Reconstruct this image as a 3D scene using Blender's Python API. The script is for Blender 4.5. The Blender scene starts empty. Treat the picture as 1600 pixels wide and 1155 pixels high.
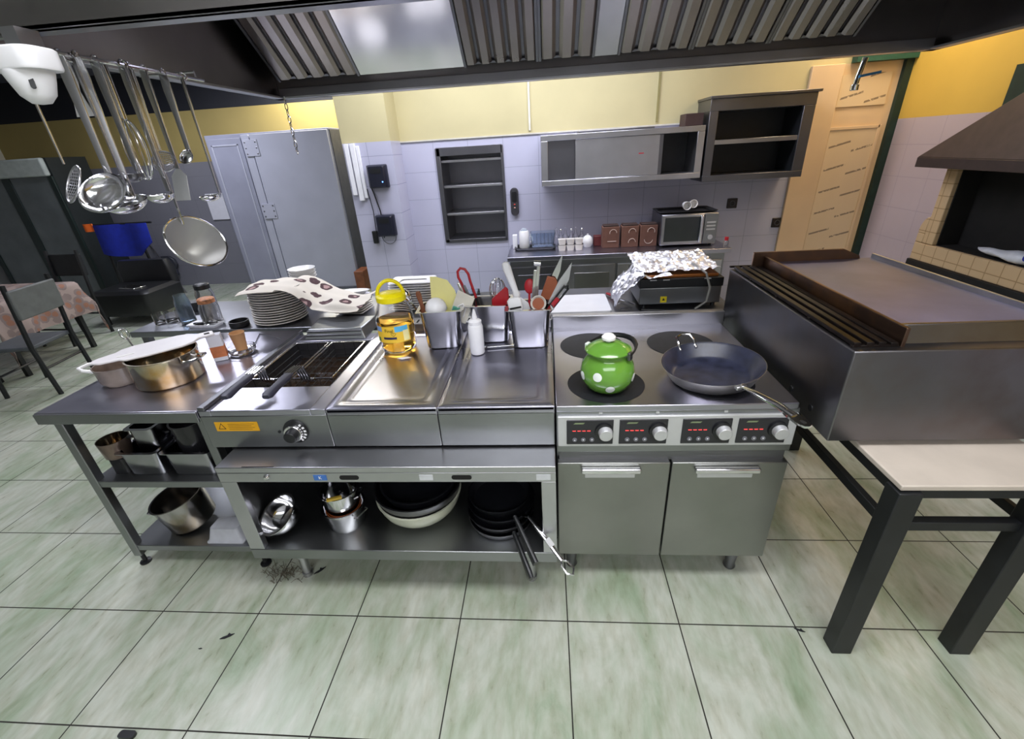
import bpy, bmesh, math, random
from mathutils import Vector, Matrix
from math import pi, sin, cos
random.seed(7)
S = bpy.context.scene
COL = S.collection
R = math.radians

# ---------------------------------------------------------------- camera
FPX = 695.72
CAMZ = 1.7687
M_CAM = ((0.996286, 0.064501, -0.057051), (-0.022109, -0.448709, -0.893405), (-0.083224, 0.891347, -0.445616))
cam_d = bpy.data.cameras.new('camera'); cam = bpy.data.objects.new('camera', cam_d); COL.objects.link(cam)
r_, d_, f_ = [Vector(v) for v in M_CAM]
mw = Matrix((r_, -d_, -f_)).transposed().to_4x4(); mw.translation = Vector((0, 0, CAMZ))
cam.matrix_world = mw
cam_d.sensor_width = 36; cam_d.lens = FPX / 1600 * 36; cam_d.clip_start = 0.02; cam_d.clip_end = 60
S.camera = cam

# ---------------------------------------------------------------- world, view
w = bpy.data.worlds.new('world'); S.world = w; w.use_nodes = True
w.node_tree.nodes['Background'].inputs[0].default_value = (0.55, 0.58, 0.68, 1)
w.node_tree.nodes['Background'].inputs[1].default_value = 0.25
S.view_settings.view_transform = 'Standard'; S.view_settings.look = 'None'
S.view_settings.gamma = 1; S.view_settings.use_curve_mapping = False
S.view_settings.exposure = 0.0

# ---------------------------------------------------------------- ceiling panels out of view, some of them added as fill
def area(loc, sx, sy, power, col, rot=(0, 0, 0), spread=180):
    l = bpy.data.lights.new('ceiling_lamp_light', 'AREA'); l.shape = 'RECTANGLE'; l.size = sx; l.size_y = sy
    l.energy = power; l.color = col; l.spread = R(spread)
    o = bpy.data.objects.new('ceiling_lamp_light', l); o.location = loc; o.rotation_euler = rot; COL.objects.link(o); return o
COOL = (0.86, 0.88, 1.0); NEUT = (0.96, 0.97, 1.0); WARM = (1.0, 0.78, 0.52)
LAMPS = [((0.2, 0.66, 2.96), 2.4, 0.6, 50, NEUT), ((0.3, -1.9, 2.96), 3.6, 1.2, 50, NEUT),  # second panel is fill added behind the viewer
         ((-0.3, 3.75, 2.96), 2.6, 0.5, 68, COOL), ((-2.7, 2.1, 2.96), 0.6, 1.6, 30, COOL),
         ((-2.9, 6.60, 2.96), 1.4, 0.3, 62, (1.0, 0.95, 0.8)), ((2.75, 3.0, 2.96), 0.4, 1.2, 5, WARM), ((2.6, 4.25, 2.96), 0.5, 0.4, 15, WARM),
         ((-4.5, 5.3, 2.96), 1.2, 0.4, 50, COOL)]  # added to brighten the front of the grey cabinet
for p_, sx, sy, pw, c in LAMPS: area(p_, sx, sy, pw, c)

# ---------------------------------------------------------------- pixel -> world helpers (surfaces at known heights)
MC = Matrix(M_CAM)
def _ray(px, py): return MC.transposed() @ Vector((px - 800, py - 577.5, FPX))
def atz(px, py, z):
    r = _ray(px, py); t = (z - CAMZ) / r.z; return Vector((r.x * t, r.y * t, z))
def aty(px, py, y):
    r = _ray(px, py); t = y / r.y; return Vector((r.x * t, y, CAMZ + r.z * t))
def atx(px, py, x):
    r = _ray(px, py); t = x / r.x; return Vector((x, r.y * t, CAMZ + r.z * t))

# ---------------------------------------------------------------- materials
def nt(name):
    m = bpy.data.materials.new(name); m.use_nodes = True; t = m.node_tree; b = t.nodes['Principled BSDF']; return m, t, b
def rgb(c):
    if isinstance(c, str):
        c = [int(c[i:i+2], 16) / 255 for i in (0, 2, 4)]
        c = [x / 12.92 if x <= .04045 else ((x + .055) / 1.055) ** 2.4 for x in c]
    return (c[0], c[1], c[2], 1)
def noise(t, scale, detail=3, stretch=(1, 1, 1), rot=(0, 0, 0)):
    tc = t.nodes.new('ShaderNodeTexCoord'); mp = t.nodes.new('ShaderNodeMapping'); n = t.nodes.new('ShaderNodeTexNoise')
    mp.inputs['Scale'].default_value = stretch; mp.inputs['Rotation'].default_value = rot
    n.inputs['Scale'].default_value = scale; n.inputs['Detail'].default_value = detail
    t.links.new(tc.outputs['Object'], mp.inputs[0]); t.links.new(mp.outputs[0], n.inputs[0]); return n
def ramp(t, fac, stops):
    r = t.nodes.new('ShaderNodeValToRGB'); e = r.color_ramp.elements
    while len(e) < len(stops): e.new(0.5)
    for el, (p_, c) in zip(e, stops): el.position = p_; el.color = c if len(c) == 4 else rgb(c)
    t.links.new(fac, r.inputs[0]); return r
def plain(name, c, rough=.5, metal=0, vary=.12, scale=14, bump=0, **kw):
    m, t, b = nt(name); c = rgb(c)
    n = noise(t, scale, 4)
    lo = [x * (1 - vary) for x in c[:3]] + [1]; hi = [min(1, x * (1 + vary)) for x in c[:3]] + [1]
    r = ramp(t, n.outputs[0], [(.3, lo), (.7, hi)]); t.links.new(r.outputs[0], b.inputs['Base Color'])
    b.inputs['Roughness'].default_value = rough; b.inputs['Metallic'].default_value = metal
    if bump:
        bp = t.nodes.new('ShaderNodeBump'); bp.inputs['Strength'].default_value = bump; bp.inputs['Distance'].default_value = .004
        t.links.new(n.outputs[0], bp.inputs['Height']); t.links.new(bp.outputs[0], b.inputs['Normal'])
    for k, v in kw.items(): b.inputs[k.replace('_', ' ')].default_value = v
    return m
def steel(name, c, rough=.3, brush=(1, 40, 40), bump=.06, vary=.12, dirt=None):
    m, t, b = nt(name); c = rgb(c)
    b.inputs['Metallic'].default_value = 1
    n = noise(t, 3, 5, brush); n2 = noise(t, 2.2, 5)
    lo = [x * (1 - vary) for x in c[:3]] + [1]; hi = [min(1, x * (1 + vary)) for x in c[:3]] + [1]
    r = ramp(t, n2.outputs[0], [(.35, lo), (.65, hi)])
    if dirt:
        n3 = noise(t, 5, 6); rd = ramp(t, n3.outputs[0], [(.48, (0, 0, 0, 1)), (.68, (1, 1, 1, 1))])
        mx = t.nodes.new('ShaderNodeMixRGB'); t.links.new(rd.outputs[0], mx.inputs[0]); t.links.new(r.outputs[0], mx.inputs[1]); mx.inputs[2].default_value = rgb(dirt)
        t.links.new(mx.outputs[0], b.inputs['Base Color'])
    else: t.links.new(r.outputs[0], b.inputs['Base Color'])
    mr = t.nodes.new('ShaderNodeMapRange'); mr.inputs['To Min'].default_value = rough * .8; mr.inputs['To Max'].default_value = rough * 1.25
    t.links.new(n2.outputs[0], mr.inputs[0]); t.links.new(mr.outputs[0], b.inputs['Roughness'])
    bp = t.nodes.new('ShaderNodeBump'); bp.inputs['Strength'].default_value = bump; bp.inputs['Distance'].default_value = .002
    t.links.new(n.outputs[0], bp.inputs['Height']); t.links.new(bp.outputs[0], b.inputs['Normal'])
    return m
def glass(name, c=(1, 1, 1), rough=.03, ior=1.45):
    m, t, b = nt(name); b.inputs['Base Color'].default_value = rgb(c); b.inputs['Transmission Weight'].default_value = 1
    b.inputs['Roughness'].default_value = rough; b.inputs['IOR'].default_value = ior; return m
def mth(t, op, a, b=None, v=None):
    n = t.nodes.new('ShaderNodeMath'); n.operation = op
    if hasattr(a, 'links'): t.links.new(a, n.inputs[0])
    else: n.inputs[0].default_value = a
    if b is not None:
        if hasattr(b, 'links'): t.links.new(b, n.inputs[1])
        else: n.inputs[1].default_value = b
    return n.outputs[0]
def grid_mask(t, u, v, tw, th, u0, v0, g):
    """1 on the joints of a tile grid"""
    out = None
    for c, s, o in ((u, tw, u0), (v, th, v0)):
        f = mth(t, 'FRACT', mth(t, 'ADD', mth(t, 'DIVIDE', mth(t, 'SUBTRACT', c, o), s), 100.0))
        d = mth(t, 'MINIMUM', f, mth(t, 'SUBTRACT', 1.0, f))
        k = mth(t, 'LESS_THAN', mth(t, 'MULTIPLY', d, s), g / 2)
        out = k if out is None else mth(t, 'MAXIMUM', out, k)
    return out
def tile_wall(name, axis, tile, grout, paint, zsplit, tw=.335, th=.25, u0=0, v0=0, g=.004, top=None, ztop=9, rough=.22, topc=None):
    m, t, b = nt(name)
    tc = t.nodes.new('ShaderNodeTexCoord'); sp = t.nodes.new('ShaderNodeSeparateXYZ'); t.links.new(tc.outputs['Object'], sp.inputs[0])
    u = sp.outputs[axis]; v = sp.outputs[2]
    msk = grid_mask(t, u, v, tw, th, u0, v0, g)
    n = noise(t, 2.5, 5)
    c = rgb(tile); r = ramp(t, n.outputs[0], [(.3, [x * .93 for x in c[:3]] + [1]), (.7, c)])
    mx = t.nodes.new('ShaderNodeMixRGB'); t.links.new(msk, mx.inputs[0]); t.links.new(r.outputs[0], mx.inputs[1]); mx.inputs[2].default_value = rgb(grout)
    p = rgb(paint); rp = ramp(t, n.outputs[0], [(.3, [x * .9 for x in p[:3]] + [1]), (.7, p)])
    up = mth(t, 'GREATER_THAN', v, zsplit)
    m2 = t.nodes.new('ShaderNodeMixRGB'); t.links.new(up, m2.inputs[0]); t.links.new(mx.outputs[0], m2.inputs[1]); t.links.new(rp.outputs[0], m2.inputs[2])
    last = m2.outputs[0]
    if topc:
        up2 = mth(t, 'GREATER_THAN', v, ztop); m3 = t.nodes.new('ShaderNodeMixRGB'); t.links.new(up2, m3.inputs[0]); t.links.new(last, m3.inputs[1]); m3.inputs[2].default_value = rgb(topc); last = m3.outputs[0]
    t.links.new(last, b.inputs['Base Color'])
    rr = mth(t, 'ADD', mth(t, 'MULTIPLY', up, .45), rough); t.links.new(rr, b.inputs['Roughness'])
    inv = mth(t, 'MULTIPLY', msk, mth(t, 'SUBTRACT', 1.0, up)); bp = t.nodes.new('ShaderNodeBump'); bp.invert = True; bp.inputs['Strength'].default_value = .4; bp.inputs['Distance'].default_value = .002
    t.links.new(inv, bp.inputs['Height']); t.links.new(bp.outputs[0], b.inputs['Normal'])
    return m
def floor_mat():
    m, t, b = nt('green_marble_tile')
    tc = t.nodes.new('ShaderNodeTexCoord'); sp = t.nodes.new('ShaderNodeSeparateXYZ'); t.links.new(tc.outputs['Object'], sp.inputs[0])
    msk = grid_mask(t, sp.outputs[0], sp.outputs[1], .450, .440, .053, 1.192, .005)
    n1 = noise(t, 3.0, 8, (1.6, .75, 1), (0, 0, R(-35))); n1.inputs['Roughness'].default_value = .62; n1.inputs['Distortion'].default_value = .6
    n2 = noise(t, 2.3, 6, (1.5, .8, 1), (0, 0, R(-35))); n3 = noise(t, 14, 6, (2.2, .7, 1), (0, 0, R(-35)))
    a = ramp(t, n1.outputs[0], [(.30, '8c9d84'), (.43, 'a7b09e'), (.55, 'b7bcb0'), (.72, 'c9cbc0')])
    g = ramp(t, n2.outputs[0], [(.5, (0, 0, 0, 1)), (.70, (.6, .6, .6, 1))])
    mx = t.nodes.new('ShaderNodeMixRGB'); t.links.new(g.outputs[0], mx.inputs[0]); t.links.new(a.outputs[0], mx.inputs[1]); mx.inputs[2].default_value = rgb('8fa287')
    k = ramp(t, n3.outputs[0], [(.35, (.80, .78, .72, 1)), (.6, (1, 1, 1, 1))])
    m2 = t.nodes.new('ShaderNodeMixRGB'); m2.blend_type = 'MULTIPLY'; m2.inputs[0].default_value = .8; t.links.new(mx.outputs[0], m2.inputs[1]); t.links.new(k.outputs[0], m2.inputs[2])
    m3 = t.nodes.new('ShaderNodeMixRGB'); t.links.new(msk, m3.inputs[0]); t.links.new(m2.outputs[0], m3.inputs[1]); m3.inputs[2].default_value = rgb('26241f')
    t.links.new(m3.outputs[0], b.inputs['Base Color'])
    rr = mth(t, 'ADD', mth(t, 'MULTIPLY', msk, .5), mth(t, 'ADD', .2, mth(t, 'MULTIPLY', n3.outputs[0], .22))); t.links.new(rr, b.inputs['Roughness'])
    bp = t.nodes.new('ShaderNodeBump'); bp.invert = True; bp.inputs['Strength'].default_value = .5; bp.inputs['Distance'].default_value = .002
    t.links.new(msk, bp.inputs['Height']); t.links.new(bp.outputs[0], b.inputs['Normal'])
    return m
def emit(name, c, s):
    m, t, b = nt(name); b.inputs['Base Color'].default_value = rgb(c); b.inputs['Emission Color'].default_value = rgb(c); b.inputs['Emission Strength'].default_value = s; return m
def cloth_print(name, base, blobs, scale, thr=.33):
    m, t, b = nt(name)
    tc = t.nodes.new('ShaderNodeTexCoord'); v = t.nodes.new('ShaderNodeTexVoronoi'); v.inputs['Scale'].default_value = scale; v.inputs['Randomness'].default_value = .8
    n = noise(t, 30, 2); ad = t.nodes.new('ShaderNodeVectorMath'); ad.operation = 'MULTIPLY_ADD'
    t.links.new(n.outputs['Color'], ad.inputs[0]); ad.inputs[1].default_value = (.02, .02, .02); t.links.new(tc.outputs['Object'], ad.inputs[2]); t.links.new(ad.outputs[0], v.inputs['Vector'])
    r = ramp(t, v.outputs['Distance'], [(0, blobs[0]), (thr * .55, blobs[0]), (thr * .62, blobs[1]), (thr * .95, blobs[1]), (thr, base)]); r.color_ramp.interpolation = 'LINEAR'
    t.links.new(r.outputs[0], b.inputs['Base Color']); b.inputs['Roughness'].default_value = .85
    return m
def wood_film():
    m, t, b = nt('door_film_print')
    tc = t.nodes.new('ShaderNodeTexCoord'); sp = t.nodes.new('ShaderNodeSeparateXYZ'); t.links.new(tc.outputs['Object'], sp.inputs[0])
    x = sp.outputs[0]; z = sp.outputs[2]
    zs = mth(t, 'SUBTRACT', z, mth(t, 'MULTIPLY', x, .25))
    out = None
    for per, off, lo, hi in ((.19, .0, .29, .47), (.19, .085, .49, .66)):
        f = mth(t, 'FRACT', mth(t, 'ADD', mth(t, 'DIVIDE', mth(t, 'ADD', zs, off), per), 50.0))
        k = mth(t, 'MULTIPLY', mth(t, 'LESS_THAN', f, .085), mth(t, 'MULTIPLY', mth(t, 'GREATER_THAN', x, lo), mth(t, 'LESS_THAN', x, hi)))
        out = k if out is None else mth(t, 'MAXIMUM', out, k)
    n = noise(t, 60, 2); k = mth(t, 'MULTIPLY', out, mth(t, 'GREATER_THAN', n.outputs[0], .40))
    n2 = noise(t, 2, 4, (1, 1, .3)); c = ramp(t, n2.outputs[0], [(.3, 'd3bd9c'), (.7, 'dfcaa8')])
    mx = t.nodes.new('ShaderNodeMixRGB'); t.links.new(mth(t, 'MULTIPLY', k, .8), mx.inputs[0]); t.links.new(c.outputs[0], mx.inputs[1]); mx.inputs[2].default_value = rgb('6a5c50')
    t.links.new(mx.outputs[0], b.inputs['Base Color']); b.inputs['Roughness'].default_value = .35
    return m

ST = steel('brushed_steel', (.52, .52, .55), .30)
ST_TOP = steel('worktop_steel', (.45, .445, .52), .28, (40, 1, 40), .05)
ST_FRONT = steel('front_panel_steel', (.30, .31, .32), .34, (1, 40, 60))
ST_DARK = steel('dark_steel', (.20, .20, .22), .36)
ST_DOOR = steel('olive_grey_steel', (.30, .305, .29), .36, (1, 60, 60))
ST_SHINY = steel('polished_steel', (.72, .72, .74), .12, (1, 1, 1), .01)
ST_PAN = steel('gn_pan_steel', (.36, .36, .385), .2, (30, 30, 1), .02)
ST_GRID = steel('griddle_body_steel', (.19, .185, .20), .34, (60, 2, 2), .05, dirt=(.17, .15, .15))
ST_FILT = steel('filter_steel', (.30, .27, .26), .28, (1, 1, 1), .02)
ST_HOOD = steel('hood_steel', (.33, .31, .31), .30, (2, 30, 30), .03)
ST_LIGHT = plain('bright_control_fascia', 'cdced0', .35, .45, vary=.04)
ST_PLATE = plain('griddle_plate_steel', '6c6a86', .36, .35, vary=.25, scale=4)
ST_OLD = steel('old_pot_steel', (.42, .41, .40), .2, (1, 1, 1), .01, dirt=(.34, .25, .14))
NONST2 = plain('black_pan_coating', '15161b', .35, vary=.3, scale=22)
ST_POT = steel('used_pot_steel', (.62, .58, .5), .14, (1, 1, 1), .01, dirt=(.62, .36, .12))
RUST = steel('burnt_steel', (.16, .10, .07), .4, (1, 1, 1), .08, dirt=(.3, .15, .07))
BLACK = plain('black_plastic', '17181b', .38)
BLACKM = plain('black_painted_metal', '15171a', .45, vary=.3)
HANDLE = plain('grip_plastic', '2b2b3a', .42)
ZONE = plain('black_ceramic_zone', '14151b', .6, vary=.35, scale=40)
NONST = plain('nonstick_coating', '2a2d3f', .36, vary=.4, scale=22)
WHITE = plain('white_plastic', 'eeeef2', .4, vary=.03)
WHITEC = plain('white_ceramic', 'f2f1f0', .18, vary=.03)
CREAM = plain('cream_ceramic', 'e9e4dc', .2, vary=.05)
DARKRIM = plain('dark_plate', '3a3c45', .25)
GREEN = plain('green_enamel', '659a38', .16, vary=.12, scale=6)
GREEN.node_tree.nodes['Principled BSDF'].inputs['Coat Weight'].default_value = .6
YELLOW = plain('yellow_plastic', 'f7e600', .35, vary=.04)
PALEY = plain('pale_yellow_plastic', 'f3eca0', .45, vary=.04)
RED = plain('red_silicone', 'b3202c', .4)
BROWNW = plain('brown_wood', '7c4a30', .5, vary=.25)
TERRA = plain('terracotta_silicone', '9c5638', .5)
CARD = plain('brown_cardboard', '6d4a3c', .7, vary=.12)
MARBLE = plain('cream_marble', 'c9beb2', .25, vary=.08, scale=7)
BRICK = tile_wall('brick_ledge', 1, 'cdb089', 'a0845e', 'cdb089', 9, .11, .085, 0, 0, .006, rough=.6)
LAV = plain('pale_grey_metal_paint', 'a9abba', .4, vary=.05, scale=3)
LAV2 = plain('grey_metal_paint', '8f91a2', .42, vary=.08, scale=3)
SOOT = plain('sooty_black', '0d0b0a', .8, vary=.5)
OVENH = plain('oven_hood_metal', '4b3f3c', .5, .3, vary=.12)
BLUE = plain('blue_cloth', '0c2290', .8, vary=.2)
ORANGE = plain('orange_cloth', 'e8681e', .7)
GREENP = plain('dark_green_paint', '17302a', .6, vary=.2)
TEAL = plain('teal_paint', '1f5247', .6)
DOORW = plain('door_wood', 'd9bf9c', .4, vary=.06, scale=3)
GLASS = glass('clear_glass'); GLASSB = glass('bluish_plastic', (.75, .85, .95), .15); PET = glass('clear_pet', (1, 1, 1), .04, 1.2)
OIL = glass('golden_oil', (.95, .52, .06), .03, 1.15)
OILB = plain('dark_frying_oil', '2a1d12', .06)
FOIL = steel('aluminium_foil', (.74, .74, .80), .42, (1, 1, 1), .0)
PAPER = plain('paper', 'dcdce6', .8, vary=.03)
CUPP = plain('kraft_cup', 'c39467', .7, vary=.04)
STICKY = plain('yellow_sticker', 'd9a010', .45, vary=.05)
INK = plain('dark_ink', '2b1d10', .7)
GREYK = plain('grey_cable', '4b4b50', .5)
FLORAL = cloth_print('floral_cloth', '95857f', ('8a6250', '7c6d6a'), 11, .55)
CLOTHP = cloth_print('printed_cotton', 'd9d2c6', ('a98a88', '4a3136'), 8.5, .36)
REDLED = emit('red_display', (.9, .05, .05), 1.6)
BLUELED = emit('blue_led', (.1, .3, 1), 6)
LAMPE = emit('lamp_diffuser', (1, 1, 1), 4)
HEADER = plain('pale_plastic_header', 'a9b1ae', .5)

# ---------------------------------------------------------------- mesh builder
class MB:
    def __init__(s): s.bm = bmesh.new()
    def _x(s, vs, M):
        if M is not None:
            for v in vs: v.co = M @ v.co
    def box(s, x0, x1, y0, y1, z0, z1, M=None):
        if x0 > x1: x0, x1 = x1, x0
        if y0 > y1: y0, y1 = y1, y0
        if z0 > z1: z0, z1 = z1, z0
        v = [s.bm.verts.new(p) for p in ((x0,y0,z0),(x1,y0,z0),(x1,y1,z0),(x0,y1,z0),(x0,y0,z1),(x1,y0,z1),(x1,y1,z1),(x0,y1,z1))]
        for f in ((3,2,1,0),(4,5,6,7),(0,1,5,4),(1,2,6,5),(2,3,7,6),(3,0,4,7)): s.bm.faces.new([v[i] for i in f])
        s._x(v, M); return s
    def hexa(s, b, t):
        v = [s.bm.verts.new(p) for p in list(b) + list(t)]
        for f in ((3,2,1,0),(4,5,6,7),(0,1,5,4),(1,2,6,5),(2,3,7,6),(3,0,4,7)): s.bm.faces.new([v[i] for i in f])
        return s
    def prism(s, poly, z0, z1, M=None):
        a = [s.bm.verts.new((x, y, z0)) for x, y in poly]; b = [s.bm.verts.new((x, y, z1)) for x, y in poly]
        n = len(poly); s.bm.faces.new(a[::-1]); s.bm.faces.new(b)
        for i in range(n): s.bm.faces.new((a[i], a[(i+1) % n], b[(i+1) % n], b[i]))
        s._x(a + b, M); return s
    def tube(s, pts, r, n=8, closed=False, caps=True, flat=1.0):
        pts = [Vector(p) for p in pts]; N = len(pts); rs = r if isinstance(r, (list, tuple)) else [r] * N
        rings = []; up = None
        for i, p in enumerate(pts):
            if closed: d = pts[(i+1) % N] - pts[i-1]
            else: d = pts[min(i+1, N-1)] - pts[max(i-1, 0)]
            d.normalize()
            if up is None:
                up = Vector((0, 0, 1)) if abs(d.z) < .9 else Vector((1, 0, 0))
            sx = d.cross(up)
            if sx.length < 1e-5: sx = d.cross(Vector((0, 1, 0)))
            sx.normalize(); u2 = sx.cross(d).normalized(); up = u2
            rings.append([s.bm.verts.new(p + sx * cos(2*pi*k/n) * rs[i] + u2 * sin(2*pi*k/n) * rs[i] * flat) for k in range(n)])
        for i in range(N if closed else N - 1):
            a, b = rings[i], rings[(i+1) % N]
            for k in range(n): s.bm.faces.new((a[k], a[(k+1) % n], b[(k+1) % n], b[k]))
        if caps and not closed: s.bm.faces.new(rings[0][::-1]); s.bm.faces.new(rings[-1])
        return s
    def cyl(s, p0, p1, r0, r1=None, n=20): return s.tube([p0, p1], [r0, r0 if r1 is None else r1], n)
    def lathe(s, prof, n=32, M=None, sx=1, sy=1, cap=False):
        rings = []; allv = []
        for r, z in prof:
            if r < 1e-6: ring = [s.bm.verts.new((0, 0, z))]
            else: ring = [s.bm.verts.new((r * cos(2*pi*k/n) * sx, r * sin(2*pi*k/n) * sy, z)) for k in range(n)]
            rings.append(ring); allv += ring
        for a, b in zip(rings, rings[1:]):
            if len(a) == 1 and len(b) == 1: continue
            for k in range(n):
                k2 = (k + 1) % n
                if len(a) == 1: s.bm.faces.new((a[0], b[k2], b[k]))
                elif len(b) == 1: s.bm.faces.new((a[k], a[k2], b[0]))
                else: s.bm.faces.new((a[k], a[k2], b[k2], b[k]))
        s._x(allv, M); return s
    def ball(s, c, r, n=16, sz=1): 
        k = 10
        return s.lathe([(r * sin(pi*i/k) if 0 < i < k else 0, -r * sz * cos(pi*i/k)) for i in range(k+1)], n, Matrix.Translation(c))
    def rrect(s, sects, n=5, M=None, bottom=True, top=False):
        """lofted rounded rectangles: list of (halfx, halfy, radius, z)"""
        rings = []; allv = []
        for hx, hy, r, z in sects:
            ring = []
            for cx, cy, a0 in ((hx-r, hy-r, 0), (-hx+r, hy-r, pi/2), (-hx+r, -hy+r, pi), (hx-r, -hy+r, 1.5*pi)):
                for k in range(n+1):
                    a = a0 + (pi/2) * k / n; ring.append(s.bm.verts.new((cx + r*cos(a), cy + r*sin(a), z)))
            rings.append(ring); allv += ring
        N = len(rings[0])
        for a, b in zip(rings, rings[1:]):
            for k in range(N): s.bm.faces.new((a[k], a[(k+1) % N], b[(k+1) % N], b[k]))
        if bottom: s.bm.faces.new(rings[0][::-1])
        if top: s.bm.faces.new(rings[-1])
        s._x(allv, M); return s
    def grid(s, nu, nv, fn, thick=0):
        g = [[s.bm.verts.new(fn(i / nu, j / nv)) for j in range(nv+1)] for i in range(nu+1)]
        for i in range(nu):
            for j in range(nv): s.bm.faces.new((g[i][j], g[i+1][j], g[i+1][j+1], g[i][j+1]))
        return s
    def build(s, name, mat, parent=None, smooth=True, bevel=0, seg=2, label=None, solid=0, loc=None, angle=40):
        bm = s.bm; bmesh.ops.recalc_face_normals(bm, faces=bm.faces)
        if parent is not None:
            rt = parent.parent or parent
            off = rt.matrix_basis.inverted() if rt.get('_w') else None
            if off is not None:
                for v in bm.verts: v.co = off @ v.co
            loc = Vector((0, 0, 0))
        else:
            if loc is None:
                xs = [v.co.x for v in bm.verts]; ys = [v.co.y for v in bm.verts]; zs = [v.co.z for v in bm.verts]
                loc = Vector(((min(xs)+max(xs))/2, (min(ys)+max(ys))/2, min(zs)))
            loc = Vector(loc)
            for v in bm.verts: v.co -= loc
        if smooth:
            for f in bm.faces: f.smooth = True
            for e in bm.edges:
                e.smooth = len(e.link_faces) == 2 and e.calc_face_angle(0) < R(angle)
        me = bpy.data.meshes.new(name); bm.to_mesh(me); bm.free()
        me.materials.append(mat)
        o = bpy.data.objects.new(name, me); COL.objects.link(o); o.location = loc
        if parent is not None: o.parent = parent
        if solid:
            md = o.modifiers.new('thickness', 'SOLIDIFY'); md.thickness = solid; md.offset = 0
        if bevel:
            md = o.modifiers.new('edge', 'BEVEL'); md.width = bevel; md.segments = seg; md.limit_method = 'ANGLE'; md.angle_limit = R(35)
        if label: o['label'] = label
        return o
WT = []
def thing(name, label, cat, loc=(0, 0, 0), rz=0, group=None, world=False, rot=None):
    o = bpy.data.objects.new(name, None); COL.objects.link(o); o.empty_display_size = .05
    o.location = loc; o.rotation_euler = rot if rot else (0, 0, rz); o['label'] = label; o['category'] = cat
    if group: o['group'] = group
    if world:
        o['_w'] = 1; WT.append(o); o.matrix_basis = Matrix.Translation(loc) @ Matrix.Rotation(rz, 4, 'Z')
    return o
def tag(o, label, cat, group=None, kind=None):
    o['label'] = label; o['category'] = cat
    if group: o['group'] = group
    if kind: o['kind'] = kind
    return o
def struct(name, mb, mat, label=None, **k):
    o = mb.build(name, mat, smooth=k.pop('smooth', False), loc=k.pop('loc', (0, 0, 0)), **k); o['kind'] = 'structure'
    o['label'] = label or name.replace('_', ' '); o['category'] = name.split('_')[0]; return o
def dup(root, loc, rz=None, label=None, group=None, rot=None, scale=None):
    r = root.copy(); COL.objects.link(r); r.location = loc
    if rz is not None: r.rotation_euler = (0, 0, rz)
    if rot is not None: r.rotation_euler = rot
    if scale: r.scale = (scale,) * 3
    if label: r['label'] = label
    if group: r['group'] = group
    for ch in list(root.children):
        c = ch.copy(); COL.objects.link(c); c.parent = r
        for g in ch.children:
            d = g.copy(); COL.objects.link(d); d.parent = c
    return r
def text(s, size, mat, parent, M, name='lettering', depth=.0006):
    cu = bpy.data.curves.new('lettering', 'FONT'); cu.body = s; cu.size = size; cu.align_x = 'CENTER'; cu.align_y = 'CENTER'; cu.extrude = depth
    t = bpy.data.objects.new('tmp', cu); COL.objects.link(t); dg = bpy.context.evaluated_depsgraph_get(); dg.update()
    me = bpy.data.meshes.new_from_object(t.evaluated_get(dg)); bpy.data.objects.remove(t); bpy.data.curves.remove(cu)
    me.transform(M); me.materials.clear(); me.materials.append(mat)
    if parent is not None:
        rt = parent.parent or parent
        if rt.get('_w'): me.transform(rt.matrix_basis.inverted())
    o = bpy.data.objects.new(name, me); COL.objects.link(o); o.parent = parent; return o
T = Matrix.Translation
def RX(a): return Matrix.Rotation(R(a), 4, 'X')
def RY(a): return Matrix.Rotation(R(a), 4, 'Y')
def RZ(a): return Matrix.Rotation(R(a), 4, 'Z')
def arc(c, r, a0, a1, n, plane='xz', ry=None):
    out = []; ry = r if ry is None else ry
    for i in range(n+1):
        a = R(a0 + (a1 - a0) * i / n); p = (r*cos(a), ry*sin(a))
        out.append(Vector(c) + (Vector((p[0], 0, p[1])) if plane == 'xz' else Vector((0, p[0], p[1])) if plane == 'yz' else Vector((p[0], p[1], 0))))
    return out

# ================================================================ THE ROOM
WT_BACK = tile_wall('back_wall_tiles', 0, 'bcbccf', '9799ab', 'c6bc90', 1.875, .335, .25, -.39, .10)
WT_COL = tile_wall('column_tiles', 0, 'bcbccf', '9294a8', 'c6bc90', 1.885, .30, .25, -1.6, .02)
WT_RIGHT = tile_wall('right_wall_tiles', 1, 'bcb0ba', 'a89eaa', 'd8b552', 1.80, .335, .25, .1, .10)
WT_FAR = tile_wall('far_wall_tiles', 0, '83838d', '74747e', 'a3925a', 1.84, .45, .33, 0, 0, topc='10131f', ztop=2.50)
WT_PLAIN = tile_wall('grey_wall_tiles', 1, 'aeb0b4', '85878c', 'c9c6b8', 1.9, .45, .33)
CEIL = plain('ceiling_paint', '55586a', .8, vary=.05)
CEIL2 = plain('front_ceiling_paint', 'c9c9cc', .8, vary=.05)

struct('floor', MB().box(-8.2, 3.4, -3.2, 7.6, -.05, 0), floor_mat(), 'pale green marbled floor tiles with dark joints')
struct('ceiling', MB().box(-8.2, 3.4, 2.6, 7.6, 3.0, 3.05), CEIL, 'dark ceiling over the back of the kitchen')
struct('ceiling', MB().box(-8.2, 3.4, -3.2, 2.6, 3.0, 3.05), CEIL2, 'pale ceiling over the front of the kitchen')
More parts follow.
